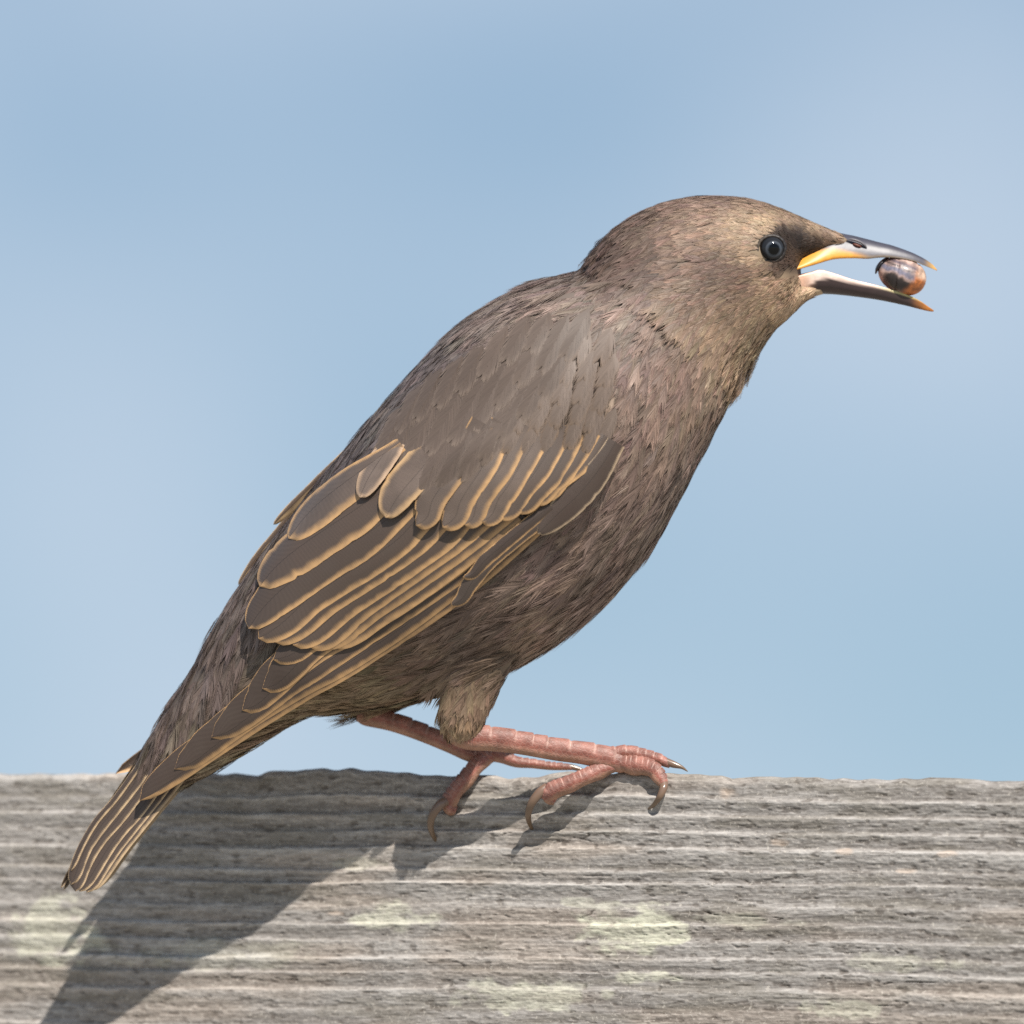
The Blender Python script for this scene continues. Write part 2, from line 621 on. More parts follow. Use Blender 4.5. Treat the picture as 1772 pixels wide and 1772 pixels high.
def blob_rings(pts, nper=24, nring=24):
    """pts: (px,py,d, r in plane, r in depth) along a limb"""
    A = spline(pts, nper)
    tan = np.gradient(A[:, :2], axis=0)
    tan /= np.linalg.norm(tan, axis=1)[:, None] + 1e-9
    nrm = np.stack([-tan[:, 1], tan[:, 0]], -1)
    th = np.linspace(0, 2 * np.pi, nring, endpoint=False)
    xy = A[:, None, :2] + nrm[:, None] * (A[:, 3, None] * np.cos(th))[..., None]
    dd = A[:, 2, None] + A[:, 4, None] * np.sin(th)
    return np.concatenate([xy, dd[..., None]], -1)


pieces = [ring_loft(ST, 90, 48)]
pieces.append(ring_loft([((1300, 352), (1335, 470), 92, 0), ((1350, 362), (1362, 462), 76, 0), ((1398, 382), (1400, 448), 54, 0),
                         ((1436, 398), (1438, 432), 34, 0), ((1468, 410), (1468, 430), 24, 0), ((1486, 417), (1486, 426), 14, 0)], 30, 32))
pieces.append(ring_loft([((1320, 470), (1352, 560), 82, 0), ((1352, 476), (1376, 538), 66, 0), ((1384, 484), (1396, 519), 48, 0),
                         ((1412, 489), (1418, 511), 34, 0), ((1432, 494), (1434, 511), 24, 0)], 24, 32))
pieces.append(blob_rings([(855, 1030, 60, 70, 60), (846, 1095, 70, 68, 54), (824, 1158, 76, 56, 45), (803, 1222, 86, 42, 38), (806, 1252, 82, 38, 33), (815, 1270, 80, 26, 24)]))
pieces.append(blob_rings([(780, 1080, -90, 90, 70), (700, 1160, -85, 60, 50), (655, 1210, -78, 32, 32), (632, 1232, -74, 17, 20)]))
VV, QQ, TT, base = [], [], [], 0
for Rg in pieces:
    v, q, t3 = closed(Rg)
    VV.append(v)
    QQ.append(q + base)
    TT.append(t3 + base)
    base += len(v)
VV = np.concatenate(VV)
raw = mesh_from('raw', at(VV[:, 0], VV[:, 1], VV[:, 2]) - ORG, [np.concatenate(QQ), np.concatenate(TT)])
tmp = bpy.data.objects.new('raw', raw)
COL.objects.link(tmp)
rm = tmp.modifiers.new('r', 'REMESH')
rm.mode = 'VOXEL'
rm.voxel_size = 0.0008
sm = tmp.modifiers.new('s', 'SMOOTH')
sm.factor = 0.5
sm.iterations = 12
dg = bpy.context.evaluated_depsgraph_get()
bm_ = bpy.data.meshes.new_from_object(tmp.evaluated_get(dg))
bpy.data.objects.remove(tmp)
bpy.data.meshes.remove(raw)
bm_.name = 'body'
nv = len(bm_.vertices)
BV = np.empty(nv * 3, np.float32)
bm_.vertices.foreach_get('co', BV)
BV = BV.reshape(-1, 3).astype(float)
BN = np.empty(nv * 3, np.float32)
bm_.vertices.foreach_get('normal', BN)
BN = BN.reshape(-1, 3).astype(float)
bm_.calc_loop_triangles()
BT = np.empty(len(bm_.loop_triangles) * 3, np.int32)
bm_.loop_triangles.foreach_get('vertices', BT)
BT = BT.reshape(-1, 3)
ed = np.empty(len(bm_.edges) * 2, np.int32)
bm_.edges.foreach_get('vertices', ed)
ed = ed.reshape(-1, 2)
BP = to_px(BV + ORG)                                        # px space
# let the thigh and the flank run into one another, and the ear coverts stand off the neck
msk = np.exp(-(((BP[:, 0] - 845) / 75) ** 2 + ((BP[:, 1] - 1105) / 65) ** 2))[:, None] * 0.9
deg = np.bincount(ed.ravel(), minlength=nv)[:, None]
for _ in range(60):
    acc = np.zeros_like(BV)
    np.add.at(acc, ed[:, 0], BV[ed[:, 1]])
    np.add.at(acc, ed[:, 1], BV[ed[:, 0]])
    BV = BV + msk * (acc / deg - BV)
sd_ = (BP[:, 0] - 1152) * .7 - (BP[:, 1] - 552) * .7 + 14 * fbm(BP[:, 0] / 34, BP[:, 1] / 34, 101, 2)
al_ = (BP[:, 0] - 1152) * .7 + (BP[:, 1] - 552) * .7
win = np.exp(-(al_ / 75) ** 2) * (.45 + .45 * vnoise(al_ / 22, al_ * 0 + 4, 102)) * (np.abs(BP[:, 2]) > 30)
ruf = win * (12 * smooth(-8, 5, sd_) * np.exp(-np.maximum(sd_, 0) / 45) - 6 * np.exp(-((sd_ + 12) / 10) ** 2))
BV = BV + BN * (ruf * S)[:, None]
bm_.vertices.foreach_set('co', BV.astype(np.float32).ravel())
bm_.update()
bm_.vertices.foreach_get('normal', (tmpn := np.empty(nv * 3, np.float32)))
BN = tmpn.reshape(-1, 3).astype(float)
BP = to_px(BV + ORG)
BNp = np.stack([BN @ R_, -(BN @ U_), -(BN @ F_)], -1)
bm_.polygons.foreach_set('use_smooth', np.ones(len(bm_.polygons), bool))

# fields over the picture plane: flow of the plumage, colour, feather size
FLOW = [(1470, 415, -1, -.30), (1440, 402, -1, -.4), (1380, 376, -1, -.35), (1330, 354, -1, -.15), (1265, 340, -1, 0), (1200, 342, -1, .15), (1130, 362, -.9, .4), (1080, 390, -.75, .65),
        (1040, 430, -.6, .8), (1020, 455, -.6, .8), (1400, 420, -1, -.05), (1370, 410, -1, -.25), (1340, 395, -1, -.2), (1290, 400, -1, .0), (1290, 440, -1, .12), (1300, 480, -.95, .3),
        (1250, 470, -1, .25), (1200, 480, -.95, .4), (1200, 430, -1, .15), (1130, 440, -.85, .5), (1100, 500, -.75, .65), (1350, 490, -.9, .4), (1420, 500, -.95, .3), (1380, 525, -.75, .6),
        (1340, 580, -.45, .9), (1300, 560, -.6, .8), (1230, 550, -.7, .7), (1160, 570, -.7, .75), (1290, 640, -.3, .95), (1250, 700, -.35, .94), (1200, 650, -.5, .87), (1120, 640, -.5, .87),
        (1200, 780, -.45, .9), (1120, 760, -.5, .87), (1150, 880, -.55, .83), (1070, 850, -.6, .8), (1080, 990, -.72, .7), (1000, 950, -.72, .7), (980, 1080, -.8, .6), (900, 1050, -.82, .57),
        (900, 1130, -.8, .6), (820, 1090, -.82, .57), (760, 1130, -.85, .5), (810, 1190, -.25, .97), (805, 1240, -.15, 1), (780, 1215, -.3, .95), (720, 1190, -.92, .38), (620, 1205, -.95, .3), (540, 1225, -.9, .45),
        (450, 1270, -.85, .55), (360, 1320, -.8, .6), (980, 490, -.85, .5), (900, 530, -.85, .5), (1000, 545, -.85, .5), (800, 590, -.74, .67), (720, 660, -.7, .72), (640, 760, -.65, .76), (560, 870, -.62, .78),
        (470, 985, -.6, .8), (400, 1080, -.55, .84), (340, 1170, -.5, .87), (280, 1270, -.52, .85), (1060, 560, -.7, .7), (1080, 680, -.5, .87)]
FLOW = np.array(FLOW, float)
PAL = [(1460, 412, 140, 120, 98), (1420, 398, 150, 130, 106), (1375, 385, 142, 122, 100), (1330, 352, 128, 109, 93), (1265, 345, 124, 105, 92), (1200, 350, 122, 104, 91), (1120, 370, 110, 94, 83), (1060, 410, 92, 78, 70), (1040, 445, 94, 80, 72),
       (1385, 415, 40, 31, 26), (1412, 423, 52, 41, 33), (1362, 412, 52, 42, 35), (1365, 448, 74, 60, 50), (1440, 420, 110, 92, 76), (1340, 392, 166, 144, 116), (1300, 392, 160, 138, 112), (1250, 400, 136, 116, 98), (1310, 415, 150, 130, 108), (1308, 445, 150, 130, 106),
       (1290, 470, 122, 102, 88), (1240, 460, 118, 99, 87), (1200, 440, 126, 108, 94), (1180, 500, 128, 110, 95), (1350, 495, 182, 157, 130), (1400, 505, 200, 174, 142), (1360, 540, 188, 164, 134), (1330, 590, 182, 160, 132), (1260, 560, 150, 130, 108),
       (1130, 460, 108, 92, 82), (1100, 530, 124, 108, 97), (1290, 640, 168, 148, 124), (1240, 690, 142, 124, 108), (1170, 640, 126, 108, 96), (1110, 620, 116, 100, 90), (1200, 780, 136, 120, 108), (1120, 740, 122, 106, 95),
       (1140, 880, 136, 120, 108), (1070, 860, 122, 106, 96), (1060, 1000, 132, 116, 104), (980, 960, 118, 102, 92), (960, 1100, 128, 112, 98), (860, 1060, 112, 97, 86), (870, 1150, 122, 105, 88), (760, 1130, 106, 90, 76), (835, 1110, 110, 95, 84), (810, 1200, 122, 104, 84), (806, 1250, 158, 136, 108),
       (700, 1190, 134, 118, 94), (600, 1210, 150, 132, 104), (500, 1245, 158, 140, 112), (400, 1300, 150, 136, 114), (340, 1345, 150, 136, 114), (980, 480, 116, 103, 95), (900, 510, 122, 110, 102), (1020, 520, 126, 112, 102), (800, 570, 110, 101, 97), (720, 640, 104, 96, 93), (640, 740, 100, 92, 89),
       (560, 860, 104, 95, 90), (470, 980, 112, 101, 94), (400, 1080, 108, 97, 90), (340, 1180, 112, 100, 92), (280, 1280, 108, 96, 88), (940, 570, 122, 110, 101)]
PAL = np.array(PAL, float)
SIZ = [(1470, 412, 11, 4), (1400, 385, 14, 5), (1330, 355, 18, 6), (1200, 345, 24, 8), (1080, 390, 30, 9), (1030, 445, 34, 10), (1395, 420, 9, 4), (1345, 400, 11, 4), (1300, 430, 16, 5), (1290, 470, 20, 5), (1220, 470, 28, 6), (1150, 480, 30, 9), (1400, 503, 11, 4),
       (1360, 545, 17, 6), (1330, 600, 24, 7), (1290, 650, 34, 8), (1220, 600, 28, 9), (1150, 580, 34, 11), (1080, 540, 38, 13), (1240, 720, 44, 11), (1150, 720, 46, 15), (1150, 880, 52, 15), (1080, 850, 52, 17), (1000, 1020, 62, 18), (900, 1080, 64, 18), (810, 1200, 34, 8), (806, 1250, 22, 6),
       (750, 1150, 56, 15), (620, 1210, 64, 14), (450, 1270, 70, 15), (340, 1345, 50, 12), (950, 510, 46, 15), (800, 590, 56, 14), (640, 750, 62, 15), (470, 980, 60, 16), (330, 1180, 62, 15)]
SIZ = np.array(SIZ, float)


def idw(tab, x, y, p=3.5):
    out = np.zeros((len(x), tab.shape[1] - 2))
    for i in range(0, len(x), 20000):
        dx = (x[i:i + 20000, None] - tab[None, :, 0]) ** 2 + (y[i:i + 20000, None] - tab[None, :, 1]) ** 2
        wgt = 1 / (dx + 30) ** (p / 2)
        out[i:i + 20000] = (wgt @ tab[:, 2:]) / wgt.sum(1)[:, None]
    return out


skin = lin(idw(PAL, BP[:, 0], BP[:, 1])) * 0.8
a_ = bm_.attributes.new('Col', 'FLOAT_COLOR', 'POINT')
a_.data.foreach_set('color', np.concatenate([skin, np.ones((nv, 1))], 1).astype(np.float32).ravel())
body = obj('body', bm_, None, bird)
bm_.materials.clear()
bm_.materials.append(M_PLUM)

WING_POLY = np.array([(965, 622), (985, 648), (1000, 672), (1010, 700), (1004, 755), (1036, 806), (1010, 866), (957, 910), (890, 954), (798, 1054), (708, 1110), (606, 1178), (436, 1276), (334, 1336),
                      (280, 1362), (352, 1300), (440, 1198), (492, 1115), (502, 1020), (540, 945), (634, 842), (678, 812), (722, 752), (792, 690), (872, 640), (925, 622)], float)


def inside(poly, x, y):
    r = np.zeros(len(x), bool)
    j = len(poly) - 1
    for i in range(len(poly)):
        xi, yi = poly[i]
        xj, yj = poly[j]
        c = ((yi > y) != (yj > y)) & (x < (xj - xi) * (y - yi) / (yj - yi + 1e-12) + xi)
        r ^= c
        j = i
    return r


EYE = (1335, 430)


def plumage():
    tri = BP[BT]
    ar = 0.5 * np.linalg.norm(np.cross(tri[:, 1] - tri[:, 0], tri[:, 2] - tri[:, 0]), axis=1)
    cen = tri.mean(1)
    sz = idw(SIZ, cen[:, 0], cen[:, 1])
    lam = ar / (0.20 * sz[:, 0] * sz[:, 1] * 1.5)
    cnt = rng.poisson(lam)
    ti = np.repeat(np.arange(len(tri)), cnt)
    n = len(ti)
    u = rng.random((n, 2))
    fl = u.sum(1) > 1
    u[fl] = 1 - u[fl]
    wts = np.stack([1 - u.sum(1), u[:, 0], u[:, 1]], -1)
    p = (tri[ti] * wts[..., None]).sum(1)
    nm = (BNp[BT[ti]] * wts[..., None]).sum(1)
    nm /= np.linalg.norm(nm, axis=1)[:, None]
    x, y, d = p.T
    keep = np.ones(n, bool)
    ww = inside(WING_POLY, x, y) & (np.abs(d) > 25)
    keep &= ~ww
    keep &= ~(((x - EYE[0]) ** 2 + (y - EYE[1]) ** 2 < 21.5 ** 2) & (np.abs(d) > 20))
    # mouth, bare bill base
    keep &= ~((x > 1359) & (y > 436 + (x - 1400) * -0.25 + 14) & (y < 478 + (x - 1380) * 0.25))
    keep &= ~((x > 1442) & (y > 424))
    keep &= ~(x > 1462)
    keep &= x > 268
    keep &= ~((x > 1415) & (y > 470))
    keep &= ~((y > 1258) & (x > 720) & (x < 900))
    keep &= ~((x < 690) & (y > 1224) & (d < -40) & (x > 600))
    p, nm = p[keep], nm[keep]
    n = len(p)
    x, y, d = p.T
    fl = idw(FLOW, x, y)
    fl /= np.linalg.norm(fl, axis=1)[:, None]
    f = np.concatenate([fl, np.zeros((n, 1))], 1)
    f -= (f * nm).sum(1)[:, None] * nm
    fn = np.linalg.norm(f, axis=1)
    ok = (fn > .42) | (x > 1000)
    p, nm, f, fn = p[ok], nm[ok], f[ok], fn[ok]
    n = len(p)
    x, y, d = p.T
    f /= fn[:, None] + 1e-9
    b = np.cross(nm, f)
    sz = idw(SIZ, x, y)
    Lf = sz[:, 0] * rng.uniform(0.8, 1.25, n)
    Wf = sz[:, 1] * rng.uniform(0.8, 1.25, n)
    yaw = rng.normal(0, 0.14, n)[:, None]
    f, b = f * np.cos(yaw) + b * np.sin(yaw), b * np.cos(yaw) - f * np.sin(yaw)
    # shaggier on nape, cheek ruff and throat
    shag = 0.10 + 0.10 * np.exp(-((x - 1050) ** 2 + (y - 430) ** 2) / 60 ** 2) + 0.13 * np.exp(-((x - 1280) ** 2 + (y - 630) ** 2) / 60 ** 2) \
        + 0.10 * np.exp(-((x - 1160) ** 2 + (y - 550) ** 2) / 60 ** 2) + 0.05 * (y > 1120)
    throat = np.exp(-(((x - 1300) / 42) ** 2 + ((y - 615) / 55) ** 2))
    nape = np.exp(-(((x - 1050) / 40) ** 2 + ((y - 425) / 50) ** 2))
    ruff = np.exp(-(((x - 1165) * .8 + (y - 545) * .6) / 16) ** 2 - (((x - 1165) * -.6 + (y - 545) * .8) / 80) ** 2) * (np.abs(d) > 20)
    lift = np.abs(rng.normal(shag + .17 * throat + .10 * nape + .22 * ruff, 0.05 + .05 * throat + .05 * nape, n))
    Lf = Lf * (1 + .95 * throat * rng.random(n) + .25 * nape * rng.random(n))
    Wf = Wf * (1 - .35 * throat - .25 * nape)
    droop = lift * (rng.uniform(0.5, 1.0, n) - .45 * throat - .35 * nape) + 0.02
    patch = fbm(x / 60 + 7, y / 60 + 3 + d / 80, 61, 3)
    val = np.exp(0.12 * rng.normal(size=n) + 0.15 * patch)
    # pale shaft streaks on the breast
    st = (rng.random(n) < np.where(x > 1130, .17, .09)) & (y > 600) & (x > 900)
    val = np.where(st, val * 1.45, val)
    colr = lin(idw(PAL, x, y)) * np.array([1.03, .975, .985]) * 0.98 * val[:, None]
    colr *= 1 + 0.025 * rng.normal(size=(n, 3))
    out_v, out_c, out_q, out_t = [], [], [], []
    vb = 0
    big = Lf > 26
    for sel, B in ((big, 21), (~big, 12)):
        k = int(sel.sum())
        if not k:
            continue
        pp, ff, bb, nn = p[sel], f[sel], b[sel], nm[sel]
        LL, WW, li, dr = Lf[sel], Wf[sel], lift[sel], droop[sel]
        t = np.linspace(0.10, 0.97, B)[None].repeat(k, 0) + rng.uniform(-0.02, 0.02, (k, B))

        def rach(tt):
            return pp[:, None] + ff[:, None] * (LL[:, None] * tt)[..., None] + nn[:, None] * (1.5 + LL[:, None] * (li[:, None] * tt - dr[:, None] * tt ** 2))[..., None]
        prof = np.clip(np.sin(np.pi * np.clip(t * 0.86 + 0.12, 0, 1)) ** 0.7, 0.18, 1)
        for s_ in (-1, 1):
            base_ = rach(t)
            al = np.radians(27) * (1 - 0.62 * t) * rng.uniform(0.8, 1.2, t.shape)
            ln = (WW[:, None] * prof / np.maximum(np.sin(al), 0.30)) * rng.uniform(0.8, 1.25, t.shape)
            d1 = ff[:, None] * np.cos(al)[..., None] + s_ * bb[:, None] * np.sin(al)[..., None] - nn[:, None] * 0.05
            al2 = al * 0.55
            d2 = ff[:, None] * np.cos(al2)[..., None] + s_ * bb[:, None] * np.sin(al2)[..., None] - nn[:, None] * rng.uniform(0.0, 0.22, t.shape)[..., None]
            mid = base_ + d1 * (ln * 0.5)[..., None]
            tip = mid + d2 * (ln * 0.5)[..., None]
            phi = rng.normal(0, 0.22, t.shape)[..., None]
            wd = np.cross(nn[:, None], d1)
            wd = wd / (np.linalg.norm(wd, axis=-1, keepdims=True) + 1e-9) * np.cos(phi) + nn[:, None] * np.sin(phi)
            hw = (0.36 + 0.027 * WW)[:, None, None] * rng.uniform(0.7, 1.2, t.shape)[..., None]
            Vs = np.stack([base_ - wd * hw, base_ + wd * hw, mid - wd * hw * .85, mid + wd * hw * .85, tip], 2).reshape(-1, 3)
            m = k * B
            i0 = vb + np.arange(m)[:, None] * 5
            out_v.append(Vs)
            out_q.append(i0 + np.array([[0, 1, 3, 2]]))
            out_t.append(i0 + np.array([[2, 3, 4]]))
            cb = colr[sel][:, None] * np.exp(0.13 * rng.normal(size=(k, B)))[..., None]
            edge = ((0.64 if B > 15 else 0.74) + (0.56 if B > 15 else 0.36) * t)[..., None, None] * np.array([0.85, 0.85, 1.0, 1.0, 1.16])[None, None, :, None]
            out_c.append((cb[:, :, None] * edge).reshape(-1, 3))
            vb += m * 5
    V = np.concatenate(out_v)
    print('plumage feathers', n, 'verts', len(V))
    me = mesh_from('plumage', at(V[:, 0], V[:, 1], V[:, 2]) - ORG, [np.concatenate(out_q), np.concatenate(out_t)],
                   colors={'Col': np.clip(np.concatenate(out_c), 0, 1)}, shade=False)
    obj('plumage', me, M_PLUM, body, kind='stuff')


plumage()

# ---- smooth depth map that the closed wing lies on
STW = [((90, 1570), (190, 1600), 10, 0), ((150, 1480), (300, 1480), 28, 0), ((215, 1340), (440, 1380), 66, 0), ((338, 1150), (590, 1290), 118, 0), ((395, 1062), (680, 1260), 148, 0)] + [(u, l, wd + 6, d) for u, l, wd, d in ST[4:12]]
RW = ring_loft(STW, 700, 720, 2.35)
GX, GY, CELL = 60, 380, 4
HM = np.zeros((340, 340))
HC = np.zeros((340, 340))
near = RW[..., 2] >= 0
ix = np.clip(((RW[..., 0][near] - GX) / CELL).astype(int), 0, 339)
iy = np.clip(((RW[..., 1][near] - GY) / CELL).astype(int), 0, 339)
np.add.at(HM, (iy, ix), RW[..., 2][near])
np.add.at(HC, (iy, ix), 1)
known = HC > 0
HM[known] /= HC[known]


def blur(a, n):
    for _ in range(n):
        a = (a + np.roll(a, 1, 0) + np.roll(a, -1, 0)) / 3
        a = (a + np.roll(a, 1, 1) + np.roll(a, -1, 1)) / 3
    return a


kk, hh = known.astype(float), HM * known
for _ in range(40):
    bk, bh = blur(kk, 1), blur(hh, 1)
    new = (kk == 0) & (bk > 1e-9)
    hh = np.where(new, bh / np.maximum(bk, 1e-9) - 3, hh)
    kk = np.where(new, 1.0, kk)
HMAP = blur(hh, 8)


def wing_depth(x, y):
    fx = np.clip((x - GX) / CELL - 0.5, 0, 338)
    fy = np.clip((y - GY) / CELL - 0.5, 0, 338)
    xi, yi = fx.astype(int), fy.astype(int)
    fx, fy = fx - xi, fy - yi
    return (HMAP[yi, xi] * (1 - fx) + HMAP[yi, xi + 1] * fx) * (1 - fy) + (HMAP[yi + 1, xi] * (1 - fx) + HMAP[yi + 1, xi + 1] * fx) * fy


MM = S * 1000


def vane(axis, wo, wi, layer, base, fringe, fo, fi, tipf=0.3, t0=0.72, pw=2.0, basew=0.45, rows=46, cols=11, depthf=None, tilt=1.5, sign=1, rot=0.0, piv=(1060, 620), camber=2.5, seed=0, dive=None):
    """one feather. axis base->tip in pixels; wo/wi half widths of outer and inner vane"""
    r = np.random.default_rng(seed)
    ax = spline(axis, rows)
    tan = np.gradient(ax, axis=0)
    tan /= np.linalg.norm(tan, axis=1)[:, None]
    nrm = np.stack([tan[:, 1], -tan[:, 0]], -1)           # outer side
    t = np.linspace(0, 1, rows)
    f = basew + (1 - basew) * smooth(0, 0.45, t)
    q = np.clip((t - t0) / (1 - t0), 0, 1)
    tp = np.sqrt(np.clip(1 - q ** pw, 0, 1))
    f = f * np.where(t > t0, tp, 1)
    jag = 1 + 0.012 * vnoise(t * 22, t * 0, 70 + seed % 50) + 0.010 * vnoise(t * 60, t * 0, 71 + seed % 50)
    for _ in range(r.integers(0, 3)):
        tn = r.uniform(0.35, 0.9)
        jag -= r.uniform(0.03, 0.08) * np.exp(-((t - tn) / 0.010) ** 2)
    v = np.linspace(-1, 1, cols)
    v = np.sign(v) * np.abs(v) ** 0.8
    Wd = np.where(v[None] > 0, wo, wi) * (f * jag)[:, None]
    off = v[None] * Wd
    xy = ax[:, None] + nrm[:, None] * off[..., None]
    # barbs sweep towards the tip
    s = np.concatenate([[0], np.cumsum(np.linalg.norm(np.diff(ax, axis=0), axis=1))])
    e = (1 - np.abs(v))[None] * Wd
    e = np.minimum(e, (s[-1] - s)[:, None] * 0.9 + 0.0)
    if depthf is None:
        dd = wing_depth(xy[..., 0], xy[..., 1])
    else:
        dd = depthf(xy[..., 0], xy[..., 1])
    dd = dd + 5 + layer * 0.6 - (0 if dive is None else dive[0] * (1 - smooth(dive[2], dive[3], xy[..., dive[1]]))) + tilt * v[None] * (0.3 + 0.7 * f[:, None]) - camber * (v[None] ** 2) + 0.3 * vnoise(t[:, None] * 5 + v[None] * 2, v[None] * 1.5 + t[:, None], 80 + seed % 60)
    x, y = xy[..., 0], xy[..., 1]
    if rot:
        cx, cy = piv
        X, Y = x - cx, y - cy
        c_, s_ = math.cos(rot), math.sin(rot)
        x, y = cx + X * c_ - Y * s_, cy + X * s_ + Y * c_
    P = at(x, y, dd * sign).reshape(-1, 3) - ORG
    n = len(P)
    one = np.ones(n)
    sgrid = np.repeat(s * MM, cols)
    me = mesh_from('vane', P, [grid_quads(rows, cols)],
                   attrs={'s': sgrid, 'r': (off * MM).ravel(), 'e': (e * MM).ravel(), 'fo': one * fo * 1.2, 'fi': one * fi, 'tip': one * tipf},
                   colors={'base': np.broadcast_to(lin(base) * 0.64 * r.uniform(0.9, 1.1), (n, 3)), 'fringe': np.broadcast_to(lin(fringe) * 0.95 * r.uniform(0.92, 1.08), (n, 3))})
    return me


def edge_axis(E, T, wo):
    """axis from the visible outer edge and the tip"""
    E = spline(list(E) + [T], 22)
    tan = np.gradient(E, axis=0)
    tan /= np.linalg.norm(tan, axis=1)[:, None]
    nrm = np.stack([tan[:, 1], -tan[:, 0]], -1)
    t = np.linspace(0, 1, 22)
    g = 1 - 0.75 * smooth(0.70, 1.0, t)
    A = E - nrm * (wo * g)[:, None]
    return [tuple(q) for q in A]


BUFF, PALE = (198, 156, 108), (186, 162, 134)
DK, MID, LITE = (84, 69, 61), (98, 82, 72), (126, 109, 98)
W = []      # name, axis, wo, wi, layer, base, fringe, fo, fi, kwargs
def tert(axis, wo, wi, lay, fo=1.0, fi=0.35, base=MID, **k):
    W.append(('tertial_feather', axis, wo, wi, lay, base, BUFF, fo, fi, k))
def edged(name, E, T, wo, wi, lay, fo=0.75, fi=0.2, base=MID, fr=BUFF, **k):
    k.setdefault('basew', .92)
    if name == 'primary_feather':
        k['dive'] = None
    W.append((name, edge_axis(E, T, wo), wo, wi, lay, base, fr, fo, fi, k))

# primaries, outermost at the bottom of the stack
edged('primary_feather', [(938, 924), (897, 961), (850, 1002), (790, 1050), (718, 1100), (651, 1143), (600, 1176), (549, 1203), (488, 1240), (410, 1288), (352, 1322), (291, 1360)], (243, 1389), 14, 40, 1, .75, .10, DK, t0=.84)
edged('primary_feather', [(930, 917), (886, 956), (838, 998), (770, 1052), (690, 1110), (600, 1168), (540, 1199), (480, 1234), (420, 1268), (370, 1301), (335, 1324)], (303, 1335), 16, 42, 3.4, .7, .10, DK, t0=.85)
edged('primary_feather', [(921, 910), (876, 949), (820, 996), (740, 1052), (660, 1105), (600, 1145), (540, 1185), (490, 1215), (437, 1247), (400, 1270)], (367, 1281), 18, 44, 5.8, .65, .12, DK, t0=.84)
edged('primary_feather', [(911, 905), (862, 944), (800, 994), (720, 1048), (640, 1100), (575, 1135), (509, 1178), (448, 1225)], (420, 1234), 20, 44, 8.2, .6, .12, DK, t0=.83)
edged('primary_feather', [(902, 900), (848, 942), (780, 994), (700, 1050), (620, 1100), (554, 1136), (520, 1162), (482, 1190)], (455, 1197), 22, 42, 10.6, .55, .12, DK, t0=.82)
edged('primary_feather', [(892, 896), (834, 942), (760, 996), (680, 1050), (600, 1097), (540, 1122), (510, 1140)], (473, 1147), 22, 40, 13.0, .5, .12, DK, t0=.80)
# secondaries
edged('secondary_feather', [(905, 905), (860, 943), (810, 983), (760, 1020), (700, 1062), (650, 1090), (610, 1110)], (578, 1123), 18, 34, 15.4, .95, .15, t0=.84)
edged('secondary_feather', [(900, 893), (850, 934), (800, 972), (747, 1009), (690, 1049), (640, 1081), (590, 1110)], (558, 1124), 20, 36, 17.8, .95, .15, t0=.84)
edged('secondary_feather', [(880, 885), (840, 921), (803, 952), (747, 991), (690, 1031), (630, 1074), (575, 1110)], (536, 1124), 22, 36, 20.2, .9, .15, t0=.84)
edged('secondary_feather', [(860, 878), (815, 915), (786, 947), (718, 996), (678, 1023), (600, 1074), (549, 1104)], (509, 1122), 24, 38, 22.6, .85, .15, t0=.83)
edged('secondary_feather', [(830, 872), (774, 918), (744, 950), (681, 996), (620, 1035), (544, 1082)], (478, 1117), 26, 40, 25.0, .85, .18, t0=.82)
edged('secondary_feather', [(800, 872), (749, 913), (710, 954), (654, 995), (600, 1028), (517, 1080)], (450, 1112), 30, 40, 27.4, .85, .3, t0=.80)
# tertials
tert([(745, 842), (640, 920), (560, 968), (490, 1018), (452, 1056), (430, 1088)], 40, 34, 29.8, .8, .25, t0=.72)
tert([(730, 805), (610, 885), (530, 938), (480, 978), (449, 1015)], 44, 32, 33.0, 1.15, .7, t0=.70, dive=(8, 0, 745, 665))
tert([(692, 765), (640, 803), (570, 855), (530, 892), (499, 932)], 38, 20, 36.0, 1.15, .55, base=LITE, t0=.66, dive=(18, 0, 700, 605))
# primary coverts and alula
edged('primary_covert', [(940, 915), (900, 945), (854, 984), (827, 1016), (806, 1040)], (781, 1051), 13, 17, 25, .25, .2, (96, 82, 74), t0=.7)
edged('primary_covert', [(960, 885), (900, 934), (854, 973), (822, 998)], (801, 1002), 12, 12, 27, .3, .15, DK, t0=.7)
W.append(('alula_feather', [(1066, 765), (1040, 808), (1005, 852), (965, 890), (931, 924)], 25, 23, 30, (88, 72, 64), PALE, .38, .22, dict(t0=.62, basew=.7)))
# greater coverts
GC = [([(1062, 765), (1050, 780), (1020, 812), (979, 844)], (944, 868)), ([(1040, 755), (1027, 778), (1010, 805), (986, 834), (950, 863)], (926, 874)),
      ([(1015, 755), (1001, 782), (983, 815), (961, 846), (925, 877)], (893, 888)), ([(995, 745), (979, 776), (949, 826), (925, 856), (895, 886)], (862, 899)),
      ([(962, 745), (942, 783), (918, 822), (895, 860), (864, 896)], (835, 909)), ([(927, 745), (907, 783), (885, 824), (859, 858), (830, 900)], (806, 914)),
      ([(895, 745), (874, 785), (859, 815), (828, 862), (803, 900)], (768, 918)), ([(860, 745), (837, 785), (812, 818), (779, 862), (752, 900)], (722, 915))]
for i, (E, T) in enumerate(GC):
    edged('greater_covert', E, T, 20 if i < 3 else 24, 24 if i < 3 else 28, 34 + i * 1.7, .62 if i < 5 else .8, .25, (108, 92, 82) if i < 4 else (124, 107, 96), t0=.74, dive=(15, 1, 735, 860))
W.append(('greater_covert', [(790, 740), (730, 810), (692, 855), (667, 896)], 27, 36, 48.5, LITE, (196, 160, 118), .95, .95, dict(t0=.66, dive=(30, 1, 735, 865))))
